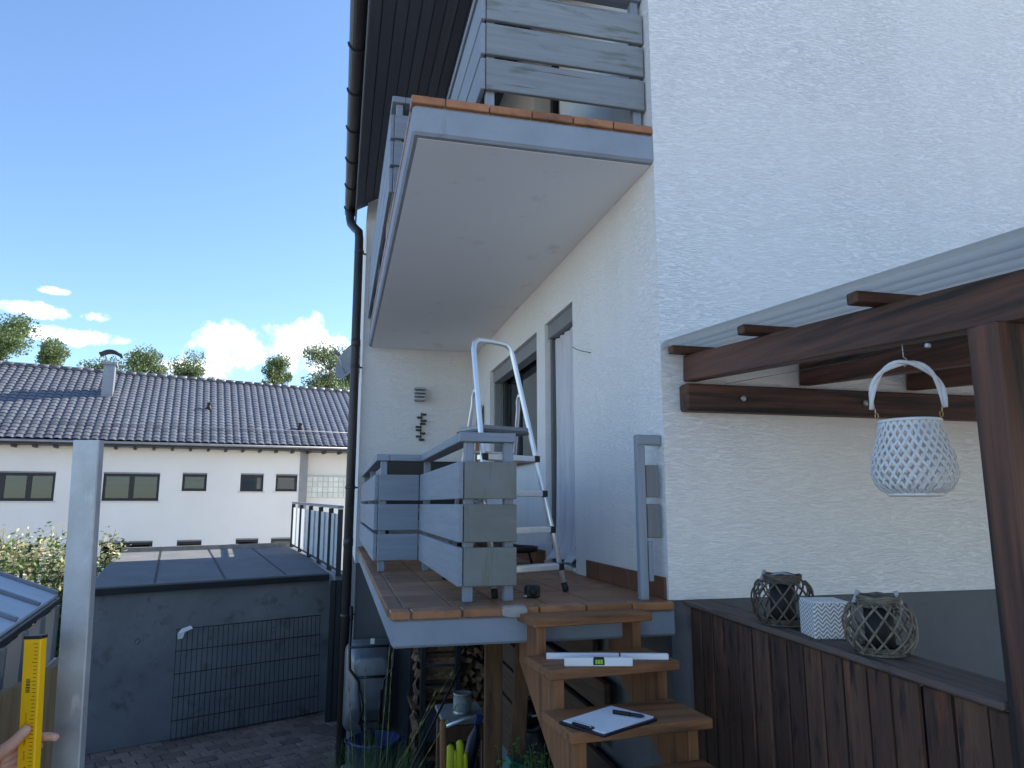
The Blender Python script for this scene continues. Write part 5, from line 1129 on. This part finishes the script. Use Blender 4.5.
tl_ = thing('teal_box', 'open teal plastic box standing tilted between the two leaning boards', 'box', (.95, 4.2, 1.5))
Rt = frame((.36, 0, .93), (1, 0, 0)) 
for c_, h_ in (((0, .05, 0), (.055, .005, .09)), ((-.055, 0, 0), (.005, .05, .09)), ((.055, 0, 0), (.005, .05, .09)), ((0, 0, -.088), (.055, .05, .005)), ((0, 0, .088), (.055, .05, .005))):
    MB().ob(Vector((.945, 3.86, 1.79)) + Rt @ Vector(c_), h_, Rt, .003).build('panel', M['teal'], tl_)
bl_ = thing('blue_bottle', 'dark blue spray bottle on the ground behind the left leaning board', 'bottle', (.86, 4.75, 1.4))
MB().lathe([(.001, 0), (.04, 0), (.042, .02), (.042, .18), (.02, .24), (.018, .27), (.001, .27)], (.862, 4.75, 1.55), 16, frame((.25, 0, 1))).build('body', M['navy'], bl_)
MB().ob((.935, 4.75, 1.84), (.025, .012, .03), frame((.25, 0, 1)), .006).build('trigger_head', M['blue_plastic'], bl_)
MB().box(.80, .93, 4.70, 4.86, .7, 1.549).build('stand_block', M['black'], bl_)
# bagged reel
bgm = bmesh.new(); bmesh.ops.create_icosphere(bgm, subdivisions=4, radius=1)
for v in bgm.verts:
    n_ = v.co.copy(); k = 1 + .06 * math.sin(n_.x * 9 + 2) * math.cos(n_.z * 7) + .04 * math.sin(n_.y * 15 + n_.z * 11)
    v.co = Vector((n_.x * .17 * k, n_.y * .15 * k, n_.z * .46 * k))
bme = bpy.data.meshes.new('bag'); bgm.to_mesh(bme); bgm.free(); bme.materials.append(M['bagblack']); bme.polygons.foreach_set('use_smooth', [True] * len(bme.polygons))
o_ = place('black_bag', bme, (1.20, 4.42, 1.50)); solo(o_, 'full black plastic sack under the terrace behind the stairs', 'bag')
rl = thing('hose_reel', 'black hose reel with shiny hub above the black sack', 'hose reel', (1.13, 4.2, 1.9))
Rr = frame((-.25, -1, .1)); MB().tube([Vector((1.135, 4.22, 2.0)) + Rr @ Vector((.085 * math.cos(a_), .085 * math.sin(a_), 0)) for a_ in [i * math.pi / 14 for i in range(28)]], .016, 8, closed=True).build('rim', M['black'], rl)
MB().lathe([(.001, -.02), (.065, -.02), (.07, .0), (.03, .012), (.02, .03), (.001, .03)], (1.135, 4.22, 2.0), 20, Rr).build('hub', M['bagblack'], rl); MB().tube([(1.135, 4.18, 2.0), (1.24, 4.19, 2.01)], .006, 6).build('crank', M['steel'], rl)

# grass clump in front and the small herb beside the stairs
random.seed(77)
def blades(base, n, h0, h1, spread, wd_, lean):
    vs_ = []; fs_ = []; tips = []
    for i in range(n):
        a_ = random.uniform(0, 6.28); b_ = base + Vector((random.gauss(0, spread), random.gauss(0, spread * .7), 0)); h = random.uniform(h0, h1); d = Vector((math.cos(a_), math.sin(a_), 0)); ln_ = random.uniform(.1, lean) * h; sd_ = d.cross(Z3) * wd_
        last_ = None
        for j in range(6):
            t_ = j / 5; p = b_ + d * ln_ * t_ * t_ + Z3 * (h * (t_ - .22 * t_ * t_ * ln_ / h)); k = len(vs_); ww = sd_ * (1 - t_ * .9); vs_ += [p - ww, p + ww]
            if last_ is not None: fs_.append([last_, last_ + 1, k + 1, k])
            last_ = k
        tips.append((p, d))
    return vs_, fs_, tips
gc_ = Vector((.22, 4.05, gz(0, 4.05)))
v_, f_, tips = blades(gc_, 420, .48, .80, .10, .0032, .55)
gt_ = thing('grass_clump', 'clump of long green grass with seed heads at the bottom of the picture', 'grass', gc_)
MB().add(v_, f_).build('blades', M['grass'], gt_, keep=True)
m_ = MB()
for x0_, dx, h in ((.20, -.02, 1.05), (.26, .05, 1.22), (.30, .02, 1.1), (.22, .42, 1.0), (.3, .36, .82), (.16, -.06, .95), (.25, .30, .9)):
    b_ = Vector((x0_, 4.05, gc_.z)); pts = [b_, b_ + Vector((dx * .25, 0, h * .5)), b_ + Vector((dx, 0, h))]; m_.tube(pts, [.0025, .002, .0012], 4)
    for q in range(5): p = pts[1].lerp(pts[2], .35 + q * .16); m_.tube([p, p + (pts[2] - pts[1]).normalized() * .035], [.005, .002], 5)
m_.build('seed_stalks', M['seed'], gt_)
hb = thing('leafy_herb', 'small yellow green herb growing beside the foot of the stairs', 'plant', (.96, 3.55, gz(0, 3.55)))
lv2 = []; lf2 = []; m_ = MB()
for k in range(26):
    b_ = Vector((.97 + random.gauss(0, .05), 3.56 + random.gauss(0, .04), gz(0, 3.55))); tip = b_ + Vector((random.gauss(0, .05), random.gauss(0, .05), random.uniform(.48, .66))); m_.tube([b_, tip], [.004, .002], 4)
    for q in range(26):
        p = b_.lerp(tip, random.uniform(.3, 1)) + Vector((random.gauss(0, .018), random.gauss(0, .018), 0)); d = Vector((random.gauss(0, 1), random.gauss(0, 1), random.gauss(0, .6))).normalized(); e = d.orthogonal().normalized(); n_ = len(lv2); s_ = random.uniform(.008, .015); lv2 += [p - d * s_, p + e * s_ * .55, p + d * s_, p - e * s_ * .55]; lf2.append([n_, n_ + 1, n_ + 2, n_ + 3])
m_.build('stems', M['grass'], hb); MB().add(lv2, lf2).build('leaves', M['leaf2'], hb, keep=True)
